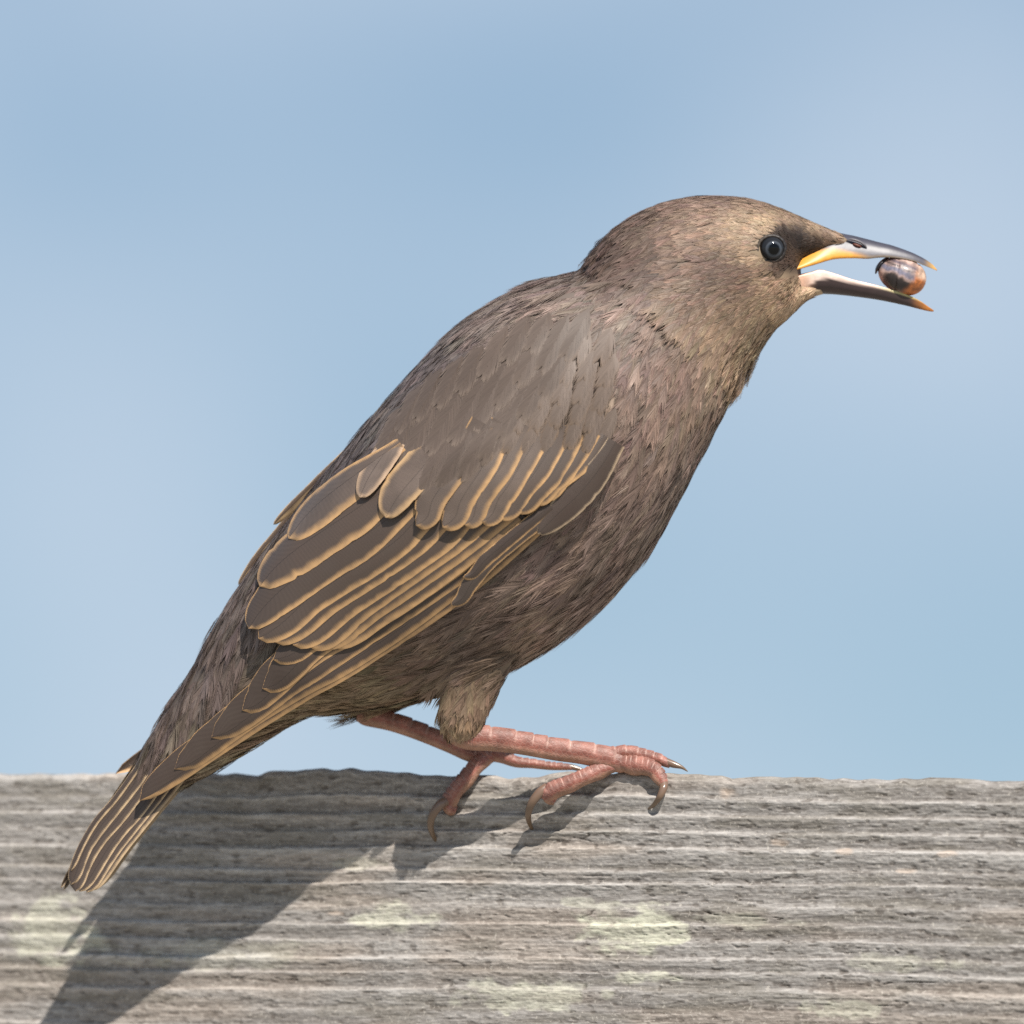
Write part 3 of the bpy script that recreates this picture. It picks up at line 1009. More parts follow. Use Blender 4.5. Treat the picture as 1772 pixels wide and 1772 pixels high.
W.append(('greater_covert', [(710, 715), (668, 780), (640, 822), (622, 861)], 25, 19, 50.5, (142, 124, 112), (200, 168, 138), .7, .75, dict(t0=.66, dive=(32, 1, 745, 848))))
# median and lesser coverts: pale, scalloped
k = 0
for tx, ty, ln, wd, fo in ((1040, 772, 70, 17, .3), (1015, 777, 75, 18, .45), (984, 770, 80, 20, .5), (940, 779, 78, 19, .55), (907, 782, 78, 20, .5), (878, 779, 78, 20, .5), (850, 789, 78, 20, .5),
                           (1018, 742, 70, 18, .3), (996, 728, 74, 20, .3), (960, 732, 74, 20, .25), (926, 738, 74, 20, .25), (895, 742, 70, 19, .25),
                           (1035, 705, 64, 20, .25), (1003, 690, 66, 22, .2), (966, 690, 66, 22, .2), (935, 700, 66, 20, .2),
                           (1045, 660, 62, 22, .2), (1012, 648, 60, 24, .2), (975, 655, 60, 24, .2), (1040, 615, 55, 24, .2), (1000, 612, 55, 26, .2)):
    dx, dy = 0.30 * ln, -0.95 * ln
    W.append(('median_covert' if k < 7 else 'lesser_covert', [(tx + dx * 1.2, ty + dy), (tx + dx * .6, ty + dy * .5), (tx, ty)], wd, wd, 50 + k * 0.55, (112, 98, 89), (150, 122, 94), fo, fo, dict(t0=.55, rows=30, basew=.7, tilt=1.0, camber=4)))
    k += 1
# scapulars: the soft apron over the shoulder, shadow painted in as a darker brown
SCP = [(868, 752, 130, 30), (836, 792, 140, 30), (800, 822, 150, 30), (764, 838, 150, 30), (728, 846, 150, 28), (690, 850, 140, 26), (905, 715, 120, 30), (940, 676, 110, 30),
       (672, 800, 120, 24), (706, 786, 120, 26), (744, 776, 125, 28), (784, 758, 125, 28), (822, 732, 120, 28), (860, 696, 115, 28), (898, 656, 105, 28), (940, 630, 95, 28), (980, 610, 85, 26),
       (690, 742, 100, 22), (722, 718, 100, 24), (758, 696, 100, 24), (796, 672, 95, 24), (836, 645, 90, 24), (878, 618, 85, 24), (920, 598, 75, 24), (664, 818, 120, 23), (655, 786, 105, 21)]
for i, (tx, ty, ln, wd) in enumerate(SCP):
    dx, dy = 0.40 * ln, -0.90 * ln
    W.append(('scapular_feather', [(tx + dx * 1.15, ty + dy), (tx + dx * .62, ty + dy * .5), (tx, ty)], wd, wd, 62 + i * 0.7, (92, 79, 71), (124, 109, 98), .8, .3, dict(t0=.5, rows=30, basew=.65, tilt=1.2, camber=7)))


def apron(x, y):
    """how far the loose shoulder feathers stand off, growing from the mantle down"""
    q = (x - 985) * .55 + (y - 590) * .83
    return 2 + (13 + 12 * smooth(930, 780, x)) * smooth(0, 115 - 45 * smooth(930, 780, x), q) * (1 - .8 * smooth(1012, 1062, x))


def soft(axis, wd, layer, base, fringe, fo, sign=1, rot=0.0, seed=0, piv=(1060, 620)):
    """loose covert built from its barbs"""
    r = np.random.default_rng(500 + seed)
    ln = np.linalg.norm(np.array(axis[0]) - np.array(axis[-1]))
    B = int(ln / 1.5)
    ax = spline(axis, 60)
    tan = np.gradient(ax, axis=0)
    tan /= np.linalg.norm(tan, axis=1)[:, None]
    t = np.linspace(0.0, 0.985, B) + r.uniform(-.004, .004, B)
    t = np.clip(t, 0, .99)
    bx = np.stack([np.interp(t, np.linspace(0, 1, 60), ax[:, k]) for k in (0, 1)], -1)
    tn = np.stack([np.interp(t, np.linspace(0, 1, 60), tan[:, k]) for k in (0, 1)], -1)
    nr = np.stack([tn[:, 1], -tn[:, 0]], -1)
    Vs, Cs = [], []
    b_, f_ = lin(base) * r.uniform(.93, 1.07), lin(fringe)
    prof = np.clip(np.sin(np.pi * np.clip(t * .62 + .30, 0, 1)), 0.05, 1) ** 0.8 * (1 - .25 * smooth(.75, 1, t))
    for sd in (-1, 1):
        al = np.radians(29) * (1 - .5 * t) * r.normal(1, .05, B)
        l = wd * prof / np.sin(np.radians(27)) * r.normal(1, .06, B)
        d1 = tn * np.cos(al)[:, None] + sd * nr * np.sin(al)[:, None]
        d2 = tn * np.cos(al * .6)[:, None] + sd * nr * np.sin(al * .6)[:, None]
        m = bx + d1 * (l * .55)[:, None]
        tp = m + d2 * (l * .45)[:, None]
        w1 = np.stack([d1[:, 1], -d1[:, 0]], -1)
        hw = 1.05
        pts = np.stack([bx - w1 * hw, bx + w1 * hw, m - w1 * hw, m + w1 * hw, tp], 1)
        tt = np.stack([t, t, t + .12, t + .12, t + .22], 1)
        vv = np.array([0, 0, .5, .5, 1.0]) * np.ones((B, 1))
        jit = r.uniform(-.35, .35, (B, 1)) + np.array([0, 0, .3, -.3, 0])
        dep = wing_depth(pts[..., 0], pts[..., 1]) + apron(pts[..., 0], pts[..., 1]) + (layer - 50) * .12 + 2.6 * np.clip(tt, 0, 1) - 13 * (1 - smooth(0, .38, tt)) * (layer > 73.5 or 57.5 < layer < 61.9) + jit + 1.2 * (1 - vv) - 1.5 * vv ** 2
        x, y = pts[..., 0], pts[..., 1]
        if rot:
            X, Y = x - piv[0], y - piv[1]
            x, y = piv[0] + X * math.cos(rot) - Y * math.sin(rot), piv[1] + X * math.sin(rot) + Y * math.cos(rot)
        Vs.append(at(x, y, dep * sign).reshape(-1, 3) - ORG)
        fm = np.clip(fo * (smooth(.62, 1.0, vv) * .9 + .35 * smooth(.86, 1.05, tt)), 0, 1)
        k_ = np.exp(.06 * r.normal(size=(B, 1, 1)))
        Cs.append(((b_ * (1 - fm[..., None]) + f_ * fm[..., None]) * k_).reshape(-1, 3))
    V = np.concatenate(Vs)
    i0 = np.arange(len(V) // 5)[:, None] * 5
    return mesh_from('covert', V, [i0 + np.array([[0, 1, 3, 2]]), i0 + np.array([[2, 3, 4]])], colors={'Col': np.clip(np.concatenate(Cs), 0, 1)}, shade=False)


def wing(sign, rot, dlay):
    xs, ys = np.meshgrid(np.arange(GX + 8, GX + 1300, 8.0), np.arange(GY + 8, GY + 1300, 8.0))
    dep = wing_depth(xs, ys) - 1.5 + dlay
    ins = inside(WING_POLY, xs.ravel(), ys.ravel()).reshape(xs.shape)
    # keep 12 px clear of the outline, where only feathers show
    core = ins.copy()
    for ddx, ddy in ((-14, 0), (14, 0), (0, -14), (0, 14), (10, 10), (-10, -10), (10, -10), (-10, 10)):
        core &= inside(WING_POLY, (xs + ddx).ravel(), (ys + ddy).ravel()).reshape(xs.shape)
    core &= (ys < 1060) & (xs > 500)
    x, y = xs.copy(), ys.copy()
    if rot:
        X, Y = x - 1060, y - 620
        x, y = 1060 + X * math.cos(rot) - Y * math.sin(rot), 620 + X * math.sin(rot) + Y * math.cos(rot)
    P = at(x, y, dep * sign).reshape(-1, 3) - ORG
    q = grid_quads(*xs.shape)
    q = q[core.ravel()[q].all(1)]
    used = np.unique(q)
    rem = np.full(len(P), -1)
    rem[used] = np.arange(len(used))
    cl = lin(idw(PAL, xs.ravel()[used], ys.ravel()[used])) * 0.8
    me = mesh_from('wing', P[used], [rem[q]], colors={'Col': cl})
    wg = obj('wing', me, M_PLUM, bird)
    for i, (nm, ax, wo_, wi_, lay, b_, fr_, fo_, fi_, kw) in enumerate(W):
        rt = rot if nm.startswith('prim') else rot * 0.35
        if nm in ('scapular_feather', 'lesser_covert', 'median_covert'):
            obj(nm, soft(ax, wo_, lay, b_, fr_, fo_, sign, rt, i), M_PLUM, wg)
            continue
        if sign < 0 and nm == 'primary_feather':
            wi_ = wi_ * .45
        if sign < 0 and nm == 'tertial_feather':
            rt = rot * .15
        me = vane(ax, wo_, wi_, lay + dlay, b_, fr_, fo_, fi_, sign=sign, rot=rt, seed=i, **kw)
        obj(nm, me, M_VANE, wg)


wing(1, 0.0, 0)
wing(-1, 0.056, 0)
for i_, ax_ in enumerate(([(605, 772), (554, 827), (511, 870), (473, 908)], [(535, 845), (486, 914), (452, 955), (412, 1012)])):
    me = vane(ax_, 8, 7, 0, (118, 98, 84), (208, 176, 134), .7, .12, depthf=lambda x, y: x * 0 - 16.0 - 6 * i_, t0=.75, tilt=-3, seed=240 + i_)
    obj('tertial_feather', me, M_VANE, [o for o in bird.children if o.name.startswith('wing')][-1])

# ---- tail
TAILC = np.array([(330, 1180), (270, 1290), (200, 1400), (130, 1520)], float)


def tail_depth(x, y):
    # a shallow roof: ridge along the upper edge, near side sloping towards the viewer
    s_ = (x - 300) * -0.53 + (y - 1240) * 0.85
    v_ = (x - 300) * 0.85 + (y - 1240) * 0.53
    return 6 + 0.42 * np.clip(v_ + 10, -30, 90) - 0.02 * s_


TL = [([(385, 1270), (315, 1358), (281, 1398), (242, 1446), (195, 1503)], (160, 1543), 9, 18),
      ([(375, 1255), (290, 1372), (236, 1440), (198, 1487)], (152, 1546), 10, 20),
      ([(370, 1235), (262, 1392), (215, 1448), (170, 1507)], (140, 1545), 11, 20), ([(340, 1250), (230, 1403), (185, 1456), (152, 1501)], (133, 1544), 11, 20),
      ([(330, 1235), (242, 1362), (185, 1434), (150, 1481)], (126, 1532), 11, 14), ([(318, 1222), (264, 1300), (208, 1380), (171, 1424), (142, 1469)], (124, 1508), 5, 6)]
tb = blob_rings([(352, 1200, 0, 24, 30), (296, 1275, 4, 30, 24), (266, 1318, 8, 26, 13), (245, 1350, 10, 20, 5)], 20, 20)
v, q, t3 = closed(tb)
tail = obj('tail', mesh_from('tail', at(v[:, 0], v[:, 1], v[:, 2]) - ORG, [q, t3], colors={'Col': np.broadcast_to(lin((92, 80, 72)), v.shape)}), M_PLUM, bird)
for side in (1, -1):
    for i, (E, T, wo_, wi_) in enumerate(TL):
        dx = 0 if side > 0 else 1
        E2 = [(x + dx * 4, y + dx * 2) for x, y in E]
        T2 = (T[0] + dx * 3, T[1] - dx * 4)
        me = vane(edge_axis(E2, T2, wo_), wo_, wi_ * (1 if side > 0 else .5), 2 + i * 2.2, (96, 80, 70), (206, 176, 138), .34 if i else .5, .10, sign=side, depthf=tail_depth, t0=.93, pw=1.5, rows=50, tilt=1.5, seed=200 + i)
        obj('tail_feather', me, M_VANE, tail)
for E, T in (([(280, 1262), (215, 1364), (190, 1402), (150, 1467)], (106, 1538)), ([(284, 1266), (219, 1368), (193, 1407), (154, 1470)], (111, 1541))):
    me = vane(edge_axis(E, T, 5), 5, 5, 0, (84, 70, 62), (190, 165, 132), .2, .1, sign=-1, depthf=tail_depth, t0=.9, pw=1.4, rows=40, seed=230)
    obj('tail_feather', me, M_VANE, tail)

# ---- head height, for the eye
hd = (np.abs(BP[:, 0] - EYE[0]) < 7) & (np.abs(BP[:, 1] - EYE[1]) < 7) & (BP[:, 2] > 0)
EYED = float(BP[hd, 2].max())


def sphere_px(c, r, n1=40, n2=48, sx=1, sy=1, sd=1):
    th, ph = np.meshgrid(np.linspace(0, np.pi, n1), np.linspace(0, 2 * np.pi, n2, endpoint=False), indexing='ij')
    # pole faces the viewer
    u = np.stack([np.sin(th) * np.cos(ph) * sx, np.sin(th) * np.sin(ph) * sy, np.cos(th) * sd], -1)
    return np.array(c) + r * u, u


for side in (1, -1):
    Pc, u = sphere_px((EYE[0], EYE[1], side * (EYED - 9)), 23.5)
    if side < 0:
        u = u * np.array([1, 1, -1])
    # gaze slightly forward: pupil off the pole
    g0 = np.array([0.20, 0.06, 0.975])
    g0 /= np.linalg.norm(g0)
    ang = np.degrees(np.arccos(np.clip(u @ g0, -1, 1)))
    iris, pup, dk = lin((54, 59, 66)), lin((6, 6, 7)), lin((22, 20, 20))
    k1 = smooth(23, 27, ang)[..., None]
    k2 = smooth(33, 40, ang)[..., None]
    ringp = np.exp(-((ang - 34) / 4) ** 2)[..., None] * 0.18
    c = pup * (1 - k1) + iris * k1
    c = c * (1 - k2) + (lin((36, 37, 40))) * k2 + lin((110, 112, 118)) * ringp
    k3 = smooth(52, 62, ang)[..., None]
    c = c * (1 - k3) + dk * k3
    V = Pc.reshape(-1, 3)
    me = mesh_from('eye', at(V[:, 0], V[:, 1], V[:, 2]) - ORG, [grid_quads(*Pc.shape[:2], True)], colors={'Col': c.reshape(-1, 3)})
    eye = obj('eye', me, M_EYE, bird)
    # eyelid rim
    th = np.linspace(0, 2 * np.pi, 64, endpoint=False)
    ps = np.linspace(0, 2 * np.pi, 12, endpoint=False)
    Rr = 22.5 * (1 + 0.03 * np.cos(2 * th + .6))
    rr = 3.0 + 0.5 * np.sin(th * 17) * 0.5
    X = EYE[0] + (Rr[:, None] + rr[:, None] * np.cos(ps)) * np.cos(th)[:, None] * 1.03
    Y = EYE[1] + (Rr[:, None] + rr[:, None] * np.cos(ps)) * np.sin(th)[:, None]
    D = (EYED - 1.0) + rr[:, None] * np.sin(ps) * 1.3 - 0.10 * (X - EYE[0])
    V = np.stack([X, Y, D * side], -1).reshape(-1, 3)
    q = grid_quads(len(th), len(ps), True)
    last = np.stack([np.arange(12) + 63 * 12, (np.arange(12) + 1) % 12 + 63 * 12, (np.arange(12) + 1) % 12, np.arange(12)], -1)
    pale = (0.5 + 0.5 * np.cos(th - math.pi * 0.95))[:, None].repeat(12, 1)[..., None]
    c = lin((40, 36, 36)) * (1 - pale * .5) + lin((110, 98, 86)) * pale * .5
    obj('eyelid', mesh_from('eyelid', at(V[:, 0], V[:, 1], V[:, 2]) - ORG, [q, last], colors={'Col': c.reshape(-1, 3)}), M_LID, eye)

# ---- bill
def bill_mesh(name, stn, section, colorf, n=150):
    A = spline([(x, yt, x2, yb, wd) for (x, yt), (x2, yb), wd in stn], n)
    sec = np.array(section)                     # (lateral 0..1, vertical 0 top..1 bottom)
    full = np.concatenate([sec, sec[1:-1][::-1] * np.array([-1, 1])])
    k = len(full)
    # smooth the section
    dense = spline(np.vstack([full, full[:1]]), 49)[:-1]
    top, bot = A[:, None, 0:2], A[:, None, 2:4]
    xy = top + (bot - top) * dense[None, :, 1, None]
    dd = A[:, None, 4] * dense[None, :, 0]
    Rg = np.concatenate([xy, dd[..., None]], -1)
    v, q, t3 = closed(Rg)
    lat = np.concatenate([np.broadcast_to(dense[None, :, 1], Rg.shape[:2]).ravel(), [0.5, 0.5]])
    c = colorf(v, lat)
    return mesh_from(name, at(v[:, 0], v[:, 1], v[:, 2]) - ORG, [q, t3], colors={'Col': c})


UPS = [((1346, 462), (1342, 473), 78), ((1372, 448), (1370, 469), 66), ((1406, 424), (1407, 459), 50), ((1440, 404), (1442, 449), 37), ((1468, 406), (1476, 447), 30), ((1498, 413), (1500, 448), 25.5),
       ((1521, 419), (1521, 446), 22), ((1545, 425), (1543, 446), 18.5), ((1578, 437), (1576, 451), 12.5), ((1600, 448), (1598, 459), 7.5), ((1614, 458), (1613, 465), 3.5), ((1622, 467), (1621, 468.5), 0.8)]
UPSEC = [(0, 0), (0.30, 0.04), (0.62, 0.25), (0.84, 0.55), (0.97, 0.82), (1.0, 0.97), (0.90, 1.0), (0.75, 0.90), (0.4, 0.72), (0, 0.66)]


def up_col(v, lat):
    x, y = v[:, 0], v[:, 1]
    flange = np.interp(x, [1340, 1376, 1412, 1442, 1476, 1500, 1530, 1700], [468, 449, 434, 431, 438, 442, 446, 480])
    c = np.broadcast_to(lin((74, 72, 82)), v.shape).copy()
    k = smooth(-5, 3, y - flange)[:, None] * (1 - smooth(1470, 1512, x))[:, None]
    yel = lin((224, 158, 62)) * (1 - smooth(1375, 1345, x))[:, None] + lin((216, 148, 88)) * smooth(1375, 1345, x)[:, None]
    low = (smooth(0.80, 0.93, lat) * smooth(1400, 1450, x) * (1 - smooth(1600, 1622, x)))[:, None]
    c = c * (1 - low) + lin((150, 134, 116)) * low
    mid = (smooth(.40, .6, lat) * (1 - smooth(.75, .85, lat)) * smooth(1420, 1450, x))[:, None] * .6
    c = c * (1 - mid) + lin((92, 90, 98)) * mid
    c = c * (1 - k) + yel * k
    tipk = smooth(1596, 1618, x)[:, None]
    c = c * (1 - tipk) + lin((205, 160, 92)) * tipk
    ridge = ((1 - smooth(0.0, 0.25, lat)) * smooth(1440, 1480, x))[:, None] * .5 * (1 - tipk)
    c = c * (1 - ridge) + lin((44, 44, 52)) * ridge
    inner = (np.abs(v[:, 2]) < 0.82 * np.interp(x, [s[0][0] for s in UPS], [s[2] for s in UPS])) & (lat > 0.64)
    c[inner] = lin((214, 140, 76)) * .9
    return c


ub = obj('upper_bill', bill_mesh('upper_bill', UPS, UPSEC, up_col), M_BILL, bird)
LOS = [((1344, 473), (1368, 520), 62), ((1374, 475), (1390, 516), 52), ((1402, 470), (1410, 509), 43), ((1420, 466), (1430, 509), 37), ((1446, 473), (1448, 510), 32), ((1476, 483), (1476, 513), 26),
       ((1521, 494), (1519, 519), 19.5), ((1566, 508), (1563, 528), 12.5), ((1590, 519), (1587, 534), 7.5), ((1606, 530), (1604, 538), 3.5), ((1616, 537), (1615, 539.5), 0.8)]
LOSEC = [(0, 0.45), (0.45, 0.38), (0.78, 0.16), (0.92, 0.0), (1.0, 0.06), (0.98, 0.35), (0.85, 0.68), (0.5, 0.93), (0, 1.0)]


def lo_col(v, lat):
    x = v[:, 0]
    hw = np.interp(x, [s[0][0] for s in LOS], [s[2] for s in LOS])
    c = np.broadcast_to(lin((62, 49, 49)), v.shape).copy()
    bound = np.interp(x, [1380, 1415, 1440, 1480, 1520, 1560, 1600], [.8, .42, .30, .24, .22, .2, .1])
    k = (1 - smooth(-.05, .06, lat - bound))[:, None]
    pink = lin((240, 214, 200)) * (1 - smooth(1500, 1560, x))[:, None] + lin((188, 176, 120)) * smooth(1500, 1560, x)[:, None]
    c = c * (1 - k) + pink * k
    gape = (1 - smooth(1388, 1416, x))[:, None] * .85
    c = c * (1 - gape) + lin((206, 160, 132)) * gape
    tipk = smooth(1570, 1608, x)[:, None] * .85
    c = c * (1 - tipk) + lin((196, 122, 50)) * tipk
    inner = (np.abs(v[:, 2]) < 0.80 * hw) & (lat < 0.5)
    c[inner] = lin((226, 168, 150))
    return c


obj('lower_bill', bill_mesh('lower_bill', LOS, LOSEC, lo_col), M_BILL, bird)
gp = blob_rings([(1328, 470, 0, 12, 86), (1344, 471, 0, 10, 87), (1356, 471, 0, 7, 80), (1367, 471, 0, 1.5, 64)], 16, 40)
v, q, t3 = closed(gp)
obj('gape', mesh_from('gape', at(v[:, 0], v[:, 1], v[:, 2]) - ORG, [q, t3], colors={'Col': np.broadcast_to(lin((206, 146, 104)), v.shape)}), M_LID, bird)
for side in (1, -1):
    gp = blob_rings([(1338, 470, side * 82, 6, 6), (1349, 471, side * 81, 8, 6), (1358, 471, side * 76, 6.5, 6), (1368, 471, side * 68, 1, 2)], 16, 16)
    v, q, t3 = closed(gp)
    obj('gape_fold', mesh_from('gape_fold', at(v[:, 0], v[:, 1], v[:, 2]) - ORG, [q, t3], colors={'Col': np.broadcast_to(lin((196, 132, 92)), v.shape)}), M_LID, ub)
# nostrils: a dark slit under a raised flap
for side in (1, -1):
    wl = 27.0
    V, u = sphere_px((1483, 424.5, side * 20.5), 1, 16, 24, 8.5, 3.4, 5.5)
    X = V[..., 0]
    V[..., 1] += (X - 1483) * 0.30
    me = mesh_from('nostril', at(V[..., 0], V[..., 1], V[..., 2]).reshape(-1, 3) - ORG, [grid_quads(16, 24, True)], colors={'Col': np.broadcast_to(lin((96, 54, 42)), (16 * 24, 3))})
    obj('nostril', me, M_LID, ub)
    fl = blob_rings([(1465, 415.5, side * 22, .8, 1.5), (1474, 414.2, side * 24, 2.0, 3), (1486, 417.5, side * 24, 2.2, 3), (1496, 424, side * 22.5, 1.9, 2.4), (1500, 429, side * 21, .8, 1)], 30, 12)
    v, q, t3 = closed(fl)
    obj('nostril_flap', mesh_from('nostril_flap', at(v[:, 0], v[:, 1], v[:, 2]) - ORG, [q, t3], colors={'Col': np.broadcast_to(lin((110, 106, 110)), v.shape)}), M_BILL, ub)

# ---- legs
def limb(pts, nper, nring=28, scute=0.0, amp=1.0, pad=0.0, seed=0, ph=0.0):
    """tapering limb with overlapping scutes on its upper side; returns verts, colours, faces"""
    A = spline(pts, nper)
    tan = np.gradient(A[:, :2], axis=0)
    tan /= np.linalg.norm(tan, axis=1)[:, None] + 1e-9
    nrm = np.stack([tan[:, 1], -tan[:, 0]], -1)          # upper side when going right
    s = np.concatenate([[0], np.cumsum(np.linalg.norm(np.diff(A[:, :2], axis=0), axis=1))])
    th = np.linspace(0, 2 * np.pi, nring, endpoint=False)
    up = 0.5 + 0.5 * np.cos(th)
    sw = s + (scute * .35 * vnoise(s / max(scute, 1) / 1.7, s * 0 + seed, 97) if scute else 0)
    fr = ((sw / scute + ph) % 1.0) if scute else s * 0
    groove = (np.exp(-((fr) / 0.07) ** 2) + np.exp(-((fr - 1) / 0.05) ** 2)) if scute else s * 0
    saw = (fr - 0.5) * 1.3 * amp
    rad = 1 + 0 * s
    disp = (1.6 * saw - 1.6 * amp * groove)[:, None] * smooth(0.45, 0.75, up)[None]
    if scute > 25:
        disp = disp - 2.6 * np.exp(-((up - .36) / .07) ** 2)[None] * smooth(.08, .2, s / s[-1])[:, None] * (1 - smooth(.75, .95, s / s[-1]))[:, None]
    if pad:
        disp = disp + pad * np.sin(s / 9.0 + seed)[:, None] * smooth(0.6, 0.95, 1 - up)[None]
    xy = A[:, None, :2] + nrm[:, None] * ((A[:, 3, None] + disp) * np.cos(th))[..., None]
    dd = A[:, 2, None] + (A[:, 4, None] + disp * .6) * np.sin(th)
    Rg = np.concatenate([xy, dd[..., None]], -1)
    v, q, t3 = closed(Rg)
    g = (groove[:, None] * smooth(0.40, 0.65, up)[None])
    nz_ = fbm(s[:, None] / 14 + seed, th[None] * 1.2 + 3, 90 + seed, 3)
    base = lin((150, 103, 92)) * (1 + 0.42 * nz_[..., None])
    lower = smooth(.55, .9, 1 - up)[None, :, None]
    base = base * (1 - .55 * lower) + lin((176, 138, 108)) * .55 * lower
    side_band = np.exp(-((up - .42) / .10) ** 2)[None, :, None] * .7
    base = base * (1 - side_band) + lin((140, 72, 58)) * side_band
    g = g * (.50 + .35 * vnoise(s[:, None] / 7, th[None] * 1.3, 98 + seed))
    c = base * (1 - g[..., None]) + lin((214, 180, 166)) * g[..., None]
    c = np.concatenate([c.reshape(-1, 3), c[0].mean(0)[None], c[-1].mean(0)[None]])
    return v, np.clip(c, 0, 1), q, t3


def join_limbs(name, limbs):
    V, C, Q, T, b0 = [], [], [], [], 0
    for v, c, q, t3 in limbs:
        V.append(v)
        C.append(c)
        Q.append(q + b0)
        T.append(t3 + b0)
        b0 += len(v)
    V = np.concatenate(V)
    return mesh_from(name, at(V[:, 0], V[:, 1], V[:, 2]) - ORG, [np.concatenate(Q), np.concatenate(T)], colors={'Col': np.concatenate(C)})


def claw(pts, parent):
    A = blob_rings(pts, 40, 18)
    v, q, t3 = closed(A)
    tt = np.concatenate([np.linspace(0, 1, 40).repeat(18), [0, 1]])[:, None]
    c = lin((122, 98, 84)) * (1 - tt) + lin((108, 88, 66)) * tt
    obj('claw', mesh_from('claw', at(v[:, 0], v[:, 1], v[:, 2]) - ORG, [q, t3], colors={'Col': c * (1 + .1 * rng.normal(size=(1, 3)) * 0)}), M_CLAW, parent)


def db(x):
    return float(d_board(x))


# near leg
near = [limb([(786, 1268, 80, 20, 18), (812, 1276, 80, 22, 19), (850, 1278, 79, 22, 17), (900, 1285, 76, 20.5, 15), (960, 1296, 71, 20, 14), (1010, 1303, 66, 20, 15), (1050, 1312, 61, 21, 17), (1080, 1322, 58, 17, 16), (1092, 1330, 57, 9, 10)], 150, scute=34, amp=1.0, seed=1),
        # rear toe, over the front edge
        limb([(1070, 1326, 60, 10, 10), (1040, 1332, 66, 14, 13), (1012, 1345, 72, 15, 14), (980, 1358, 72, 15, 14), (958, 1368, 68, 17, 15), (945, 1378, 64, 13, 12), (941, 1384, 62, 6, 7)][::-1], 90, scute=11, amp=.8, pad=1.6, seed=2),
        limb([(944, 1366, 62, 8, 9), (952, 1379, 62, 13, 12), (962, 1386, 58, 9, 9)], 30, scute=0, seed=3),
        # middle toe: along the top, then down over the edge
        limb([(1062, 1318, 60, 12, 12), (1090, 1322, 66, 17, 15), (1115, 1326, 76, 17, 15), (1132, 1333, 86, 15, 13), (1143, 1346, 94, 12, 11), (1147, 1358, 97, 8.5, 9), (1146, 1366, 98, 5, 6)], 110, scute=9.5, amp=.9, pad=1.6, seed=4),
        # inner toe lying along the rail's edge
        limb([(1050, 1306, 58, 13, 13), (1085, 1302, 60, 13, 12), (1115, 1307, 66, 11.5, 11), (1140, 1313, 72, 9.5, 10), (1152, 1320, 75, 8, 9), (1160, 1326, 76, 4, 5)], 80, scute=16, amp=.7, seed=5)]
nleg = obj('leg', join_limbs('leg', near), M_LEG, bird)
claw([(948, 1362, 64, 9, 8), (934, 1372, 68, 8.5, 7.5), (920, 1390, 66, 7, 6), (914, 1409, 52, 5.6, 5), (917, 1427, 24, 3.8, 3.5), (926, 1443, 2, 1.0, 1.0)], nleg)
claw([(1148, 1352, 98, 7.5, 7), (1148, 1364, 106, 7, 6.5), (1141, 1380, 108, 5.5, 5), (1131, 1393, 96, 3.6, 3.4), (1119, 1402, 78, 1.0, 1.0)], nleg)
claw([(1152, 1318, 76, 7, 7), (1166, 1323, 79, 6, 6), (1180, 1328, 82, 3, 3.4), (1190, 1335, 84, .8, .8)], nleg)
# far leg
far = [limb([(618, 1236, -74, 12, 13), (634, 1238, -74, 18, 17), (680, 1249, -68, 17, 15), (730, 1267, -60, 16, 14), (780, 1288, -50, 15.5, 13), (815, 1303, -42, 16, 14), (842, 1308, -36, 15, 15), (856, 1312, -34, 8, 9)], 120, scute=30, amp=.9, seed=6),
       limb([(850, 1305, -36, 10, 10), (832, 1318, -28, 15, 14), (812, 1340, -20, 15, 14), (792, 1364, -18, 15, 14), (780, 1382, -24, 15, 14), (776, 1394, -30, 12, 12), (776, 1404, -34, 6, 7)][::-1], 80, scute=13, amp=.8, pad=1.5, seed=7),
       limb([(768, 1384, -28, 8, 9), (780, 1398, -30, 13, 12), (790, 1402, -38, 8, 8)], 30, seed=8),
       limb([(838, 1304, -36, 13, 13), (865, 1306, -36, 14, 13), (893, 1318, -34, 10, 11), (920, 1321, -34, 8.5, 9), (950, 1325, -36, 7.5, 8), (980, 1327, -38, 6, 7), (990, 1330, -38, 3, 4)], 90, scute=13, amp=.7, seed=9)]
fleg = obj('leg', join_limbs('leg', far), M_LEG, bird)
claw([(776, 1384, -22, 9, 8), (762, 1392, -14, 8.5, 7.5), (749, 1410, -14, 7, 6), (745, 1430, -26, 5.6, 5), (752, 1450, -46, 3.8, 3.6), (764, 1466, -62, 1, 1)], fleg)
claw([(980, 1326, -38, 5, 5), (996, 1329, -38, 4.5, 4.5), (1010, 1334, -36, 2.5, 3), (1018, 1341, -34, .8, .8)], fleg)

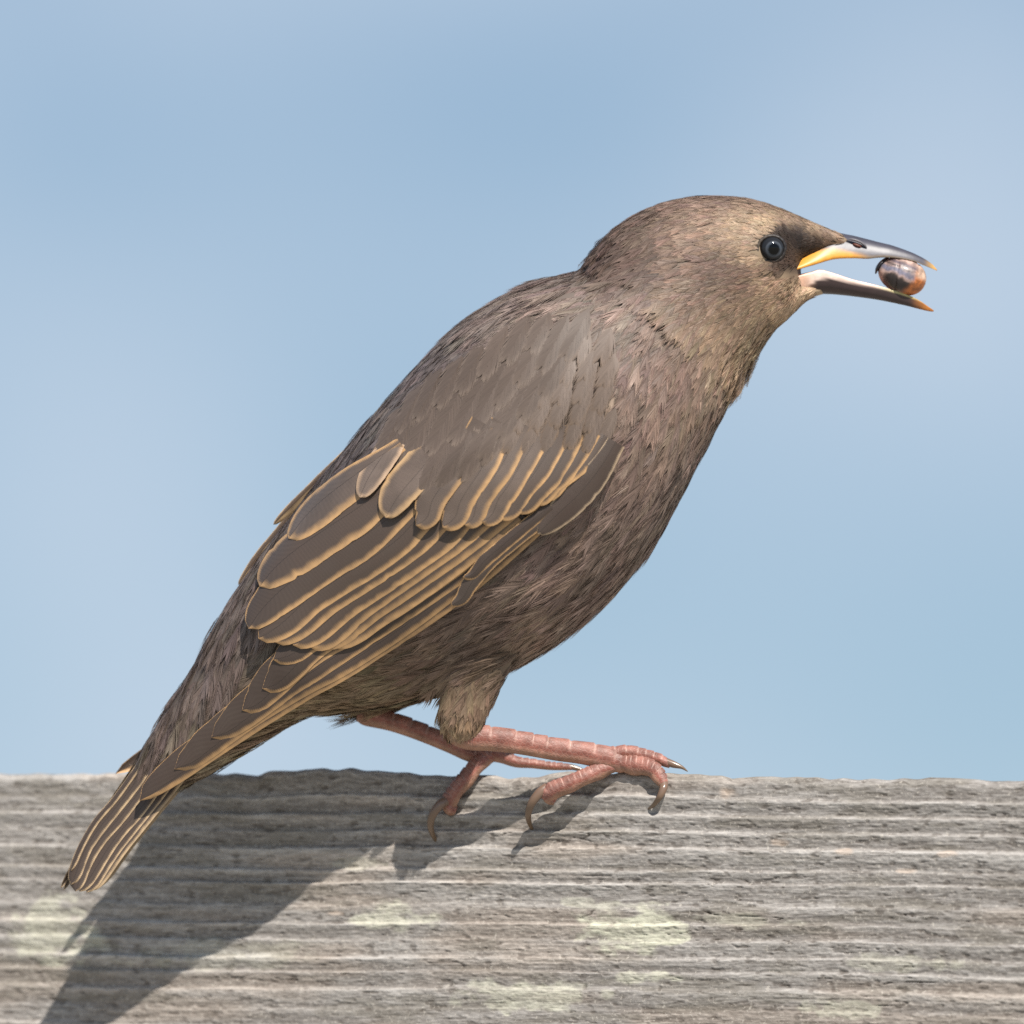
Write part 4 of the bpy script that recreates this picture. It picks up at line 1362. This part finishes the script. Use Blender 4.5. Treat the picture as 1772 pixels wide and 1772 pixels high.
# ------------------------------------------------------------------ the little shell in the bill
def shell():
    n, k = 90, 64
    a, b = 43.0, 31.0
    ax = np.array([0.93, 0.36])          # blunt end points right and down
    nx = np.array([-0.36, 0.93])
    t = np.linspace(-1, 1, n)
    # egg-shaped profile: fuller towards the blunt end, with a flat operculum at the left
    prof = np.sqrt(np.clip(1 - np.abs(t) ** 2.3, 0, 1)) * (1 + 0.07 * t)
    th = np.linspace(0, 2 * np.pi, k, endpoint=False)
    Tt, Th = np.meshgrid(t, th, indexing='ij')
    sp = (Tt * 1.15 + Th / (2 * np.pi)) % 1.0
    sut = np.exp(-(np.minimum(sp, 1 - sp) / 0.05) ** 2)
    rad = b * prof[:, None] * (1 - 0.05 * sut * smooth(1, .3, np.abs(Tt)))
    along = a * Tt
    vv, dd = rad * np.cos(Th), rad * np.sin(Th)
    x = 1561 + ax[0] * along + nx[0] * vv
    y = 477 + ax[1] * along + nx[1] * vv
    P = np.stack([x, y, dd], -1)
    # bands run round the spire
    ang = Th / np.pi
    nz1 = fbm(Tt * 3 + 5, np.cos(Th) * 1.6 + np.sin(Th), 95, 3)
    f = vv / b                                # -1 top, 1 bottom on the near side
    blue, dark, pink, oran, cream = lin((128, 124, 140)), lin((52, 44, 44)), lin((204, 172, 158)), lin((198, 116, 58)), lin((222, 186, 160))
    c = np.broadcast_to(pink, P.shape).copy()
    def put(col, m):
        nonlocal c
        m = np.clip(m, 0, 1)[..., None]
        c = c * (1 - m) + col * m
    put(blue, np.exp(-((f + .18 + .1 * nz1) / .17) ** 2) * 1.2)
    put(lin((100, 86, 96)), np.exp(-((f + .62) / .12) ** 2))
    put(lin((70, 58, 62)), np.exp(-((f + .42) / .05) ** 2))
    put(dark, smooth(-.02, .16, f + .15 * nz1) * (1 - smooth(.75, .98, f)) * smooth(-.85, -.55, Tt + .1 * nz1))
    put(lin((120, 100, 84)), smooth(.15, .5, nz1) * .5 * smooth(0, .2, f))
    put(oran, smooth(.30, .62, Tt + .25 * f + .10 * nz1))
    put(cream, smooth(.35, .7, Tt) * (1 - smooth(-.35, -.05, f)))
    put(lin((30, 32, 38)), smooth(-.93, -.97, Tt))
    v, q, t3 = closed(P)
    cc = np.concatenate([c.reshape(-1, 3), c[0].mean(0)[None], c[-1].mean(0)[None]])
    o0 = at(1561, 477, 0)
    o = obj('snail_shell', mesh_from('snail_shell', at(v[:, 0], v[:, 1], v[:, 2]) - o0, [q, t3], colors={'Col': np.clip(cc, 0, 1)}), M_SHELL,
            label='small banded purple and orange snail shell held between the tips of the bill', cat='snail shell')
    o.location = o0
    # dark lid over the mouth of the shell
    rr = blob_rings([(1515, 474, 0, 1, 4), (1518, 465, 0, 3.2, 14), (1524, 456, 0, 3.6, 17), (1533, 448, 0, 2.6, 10), (1538, 446, 0, .8, 3)], 24, 16)
    v, q, t3 = closed(rr)
    obj('operculum', mesh_from('operculum', at(v[:, 0], v[:, 1], v[:, 2]) - o0, [q, t3], colors={'Col': np.broadcast_to(lin((34, 38, 44)), v.shape)}), M_SHELL, o)


shell()
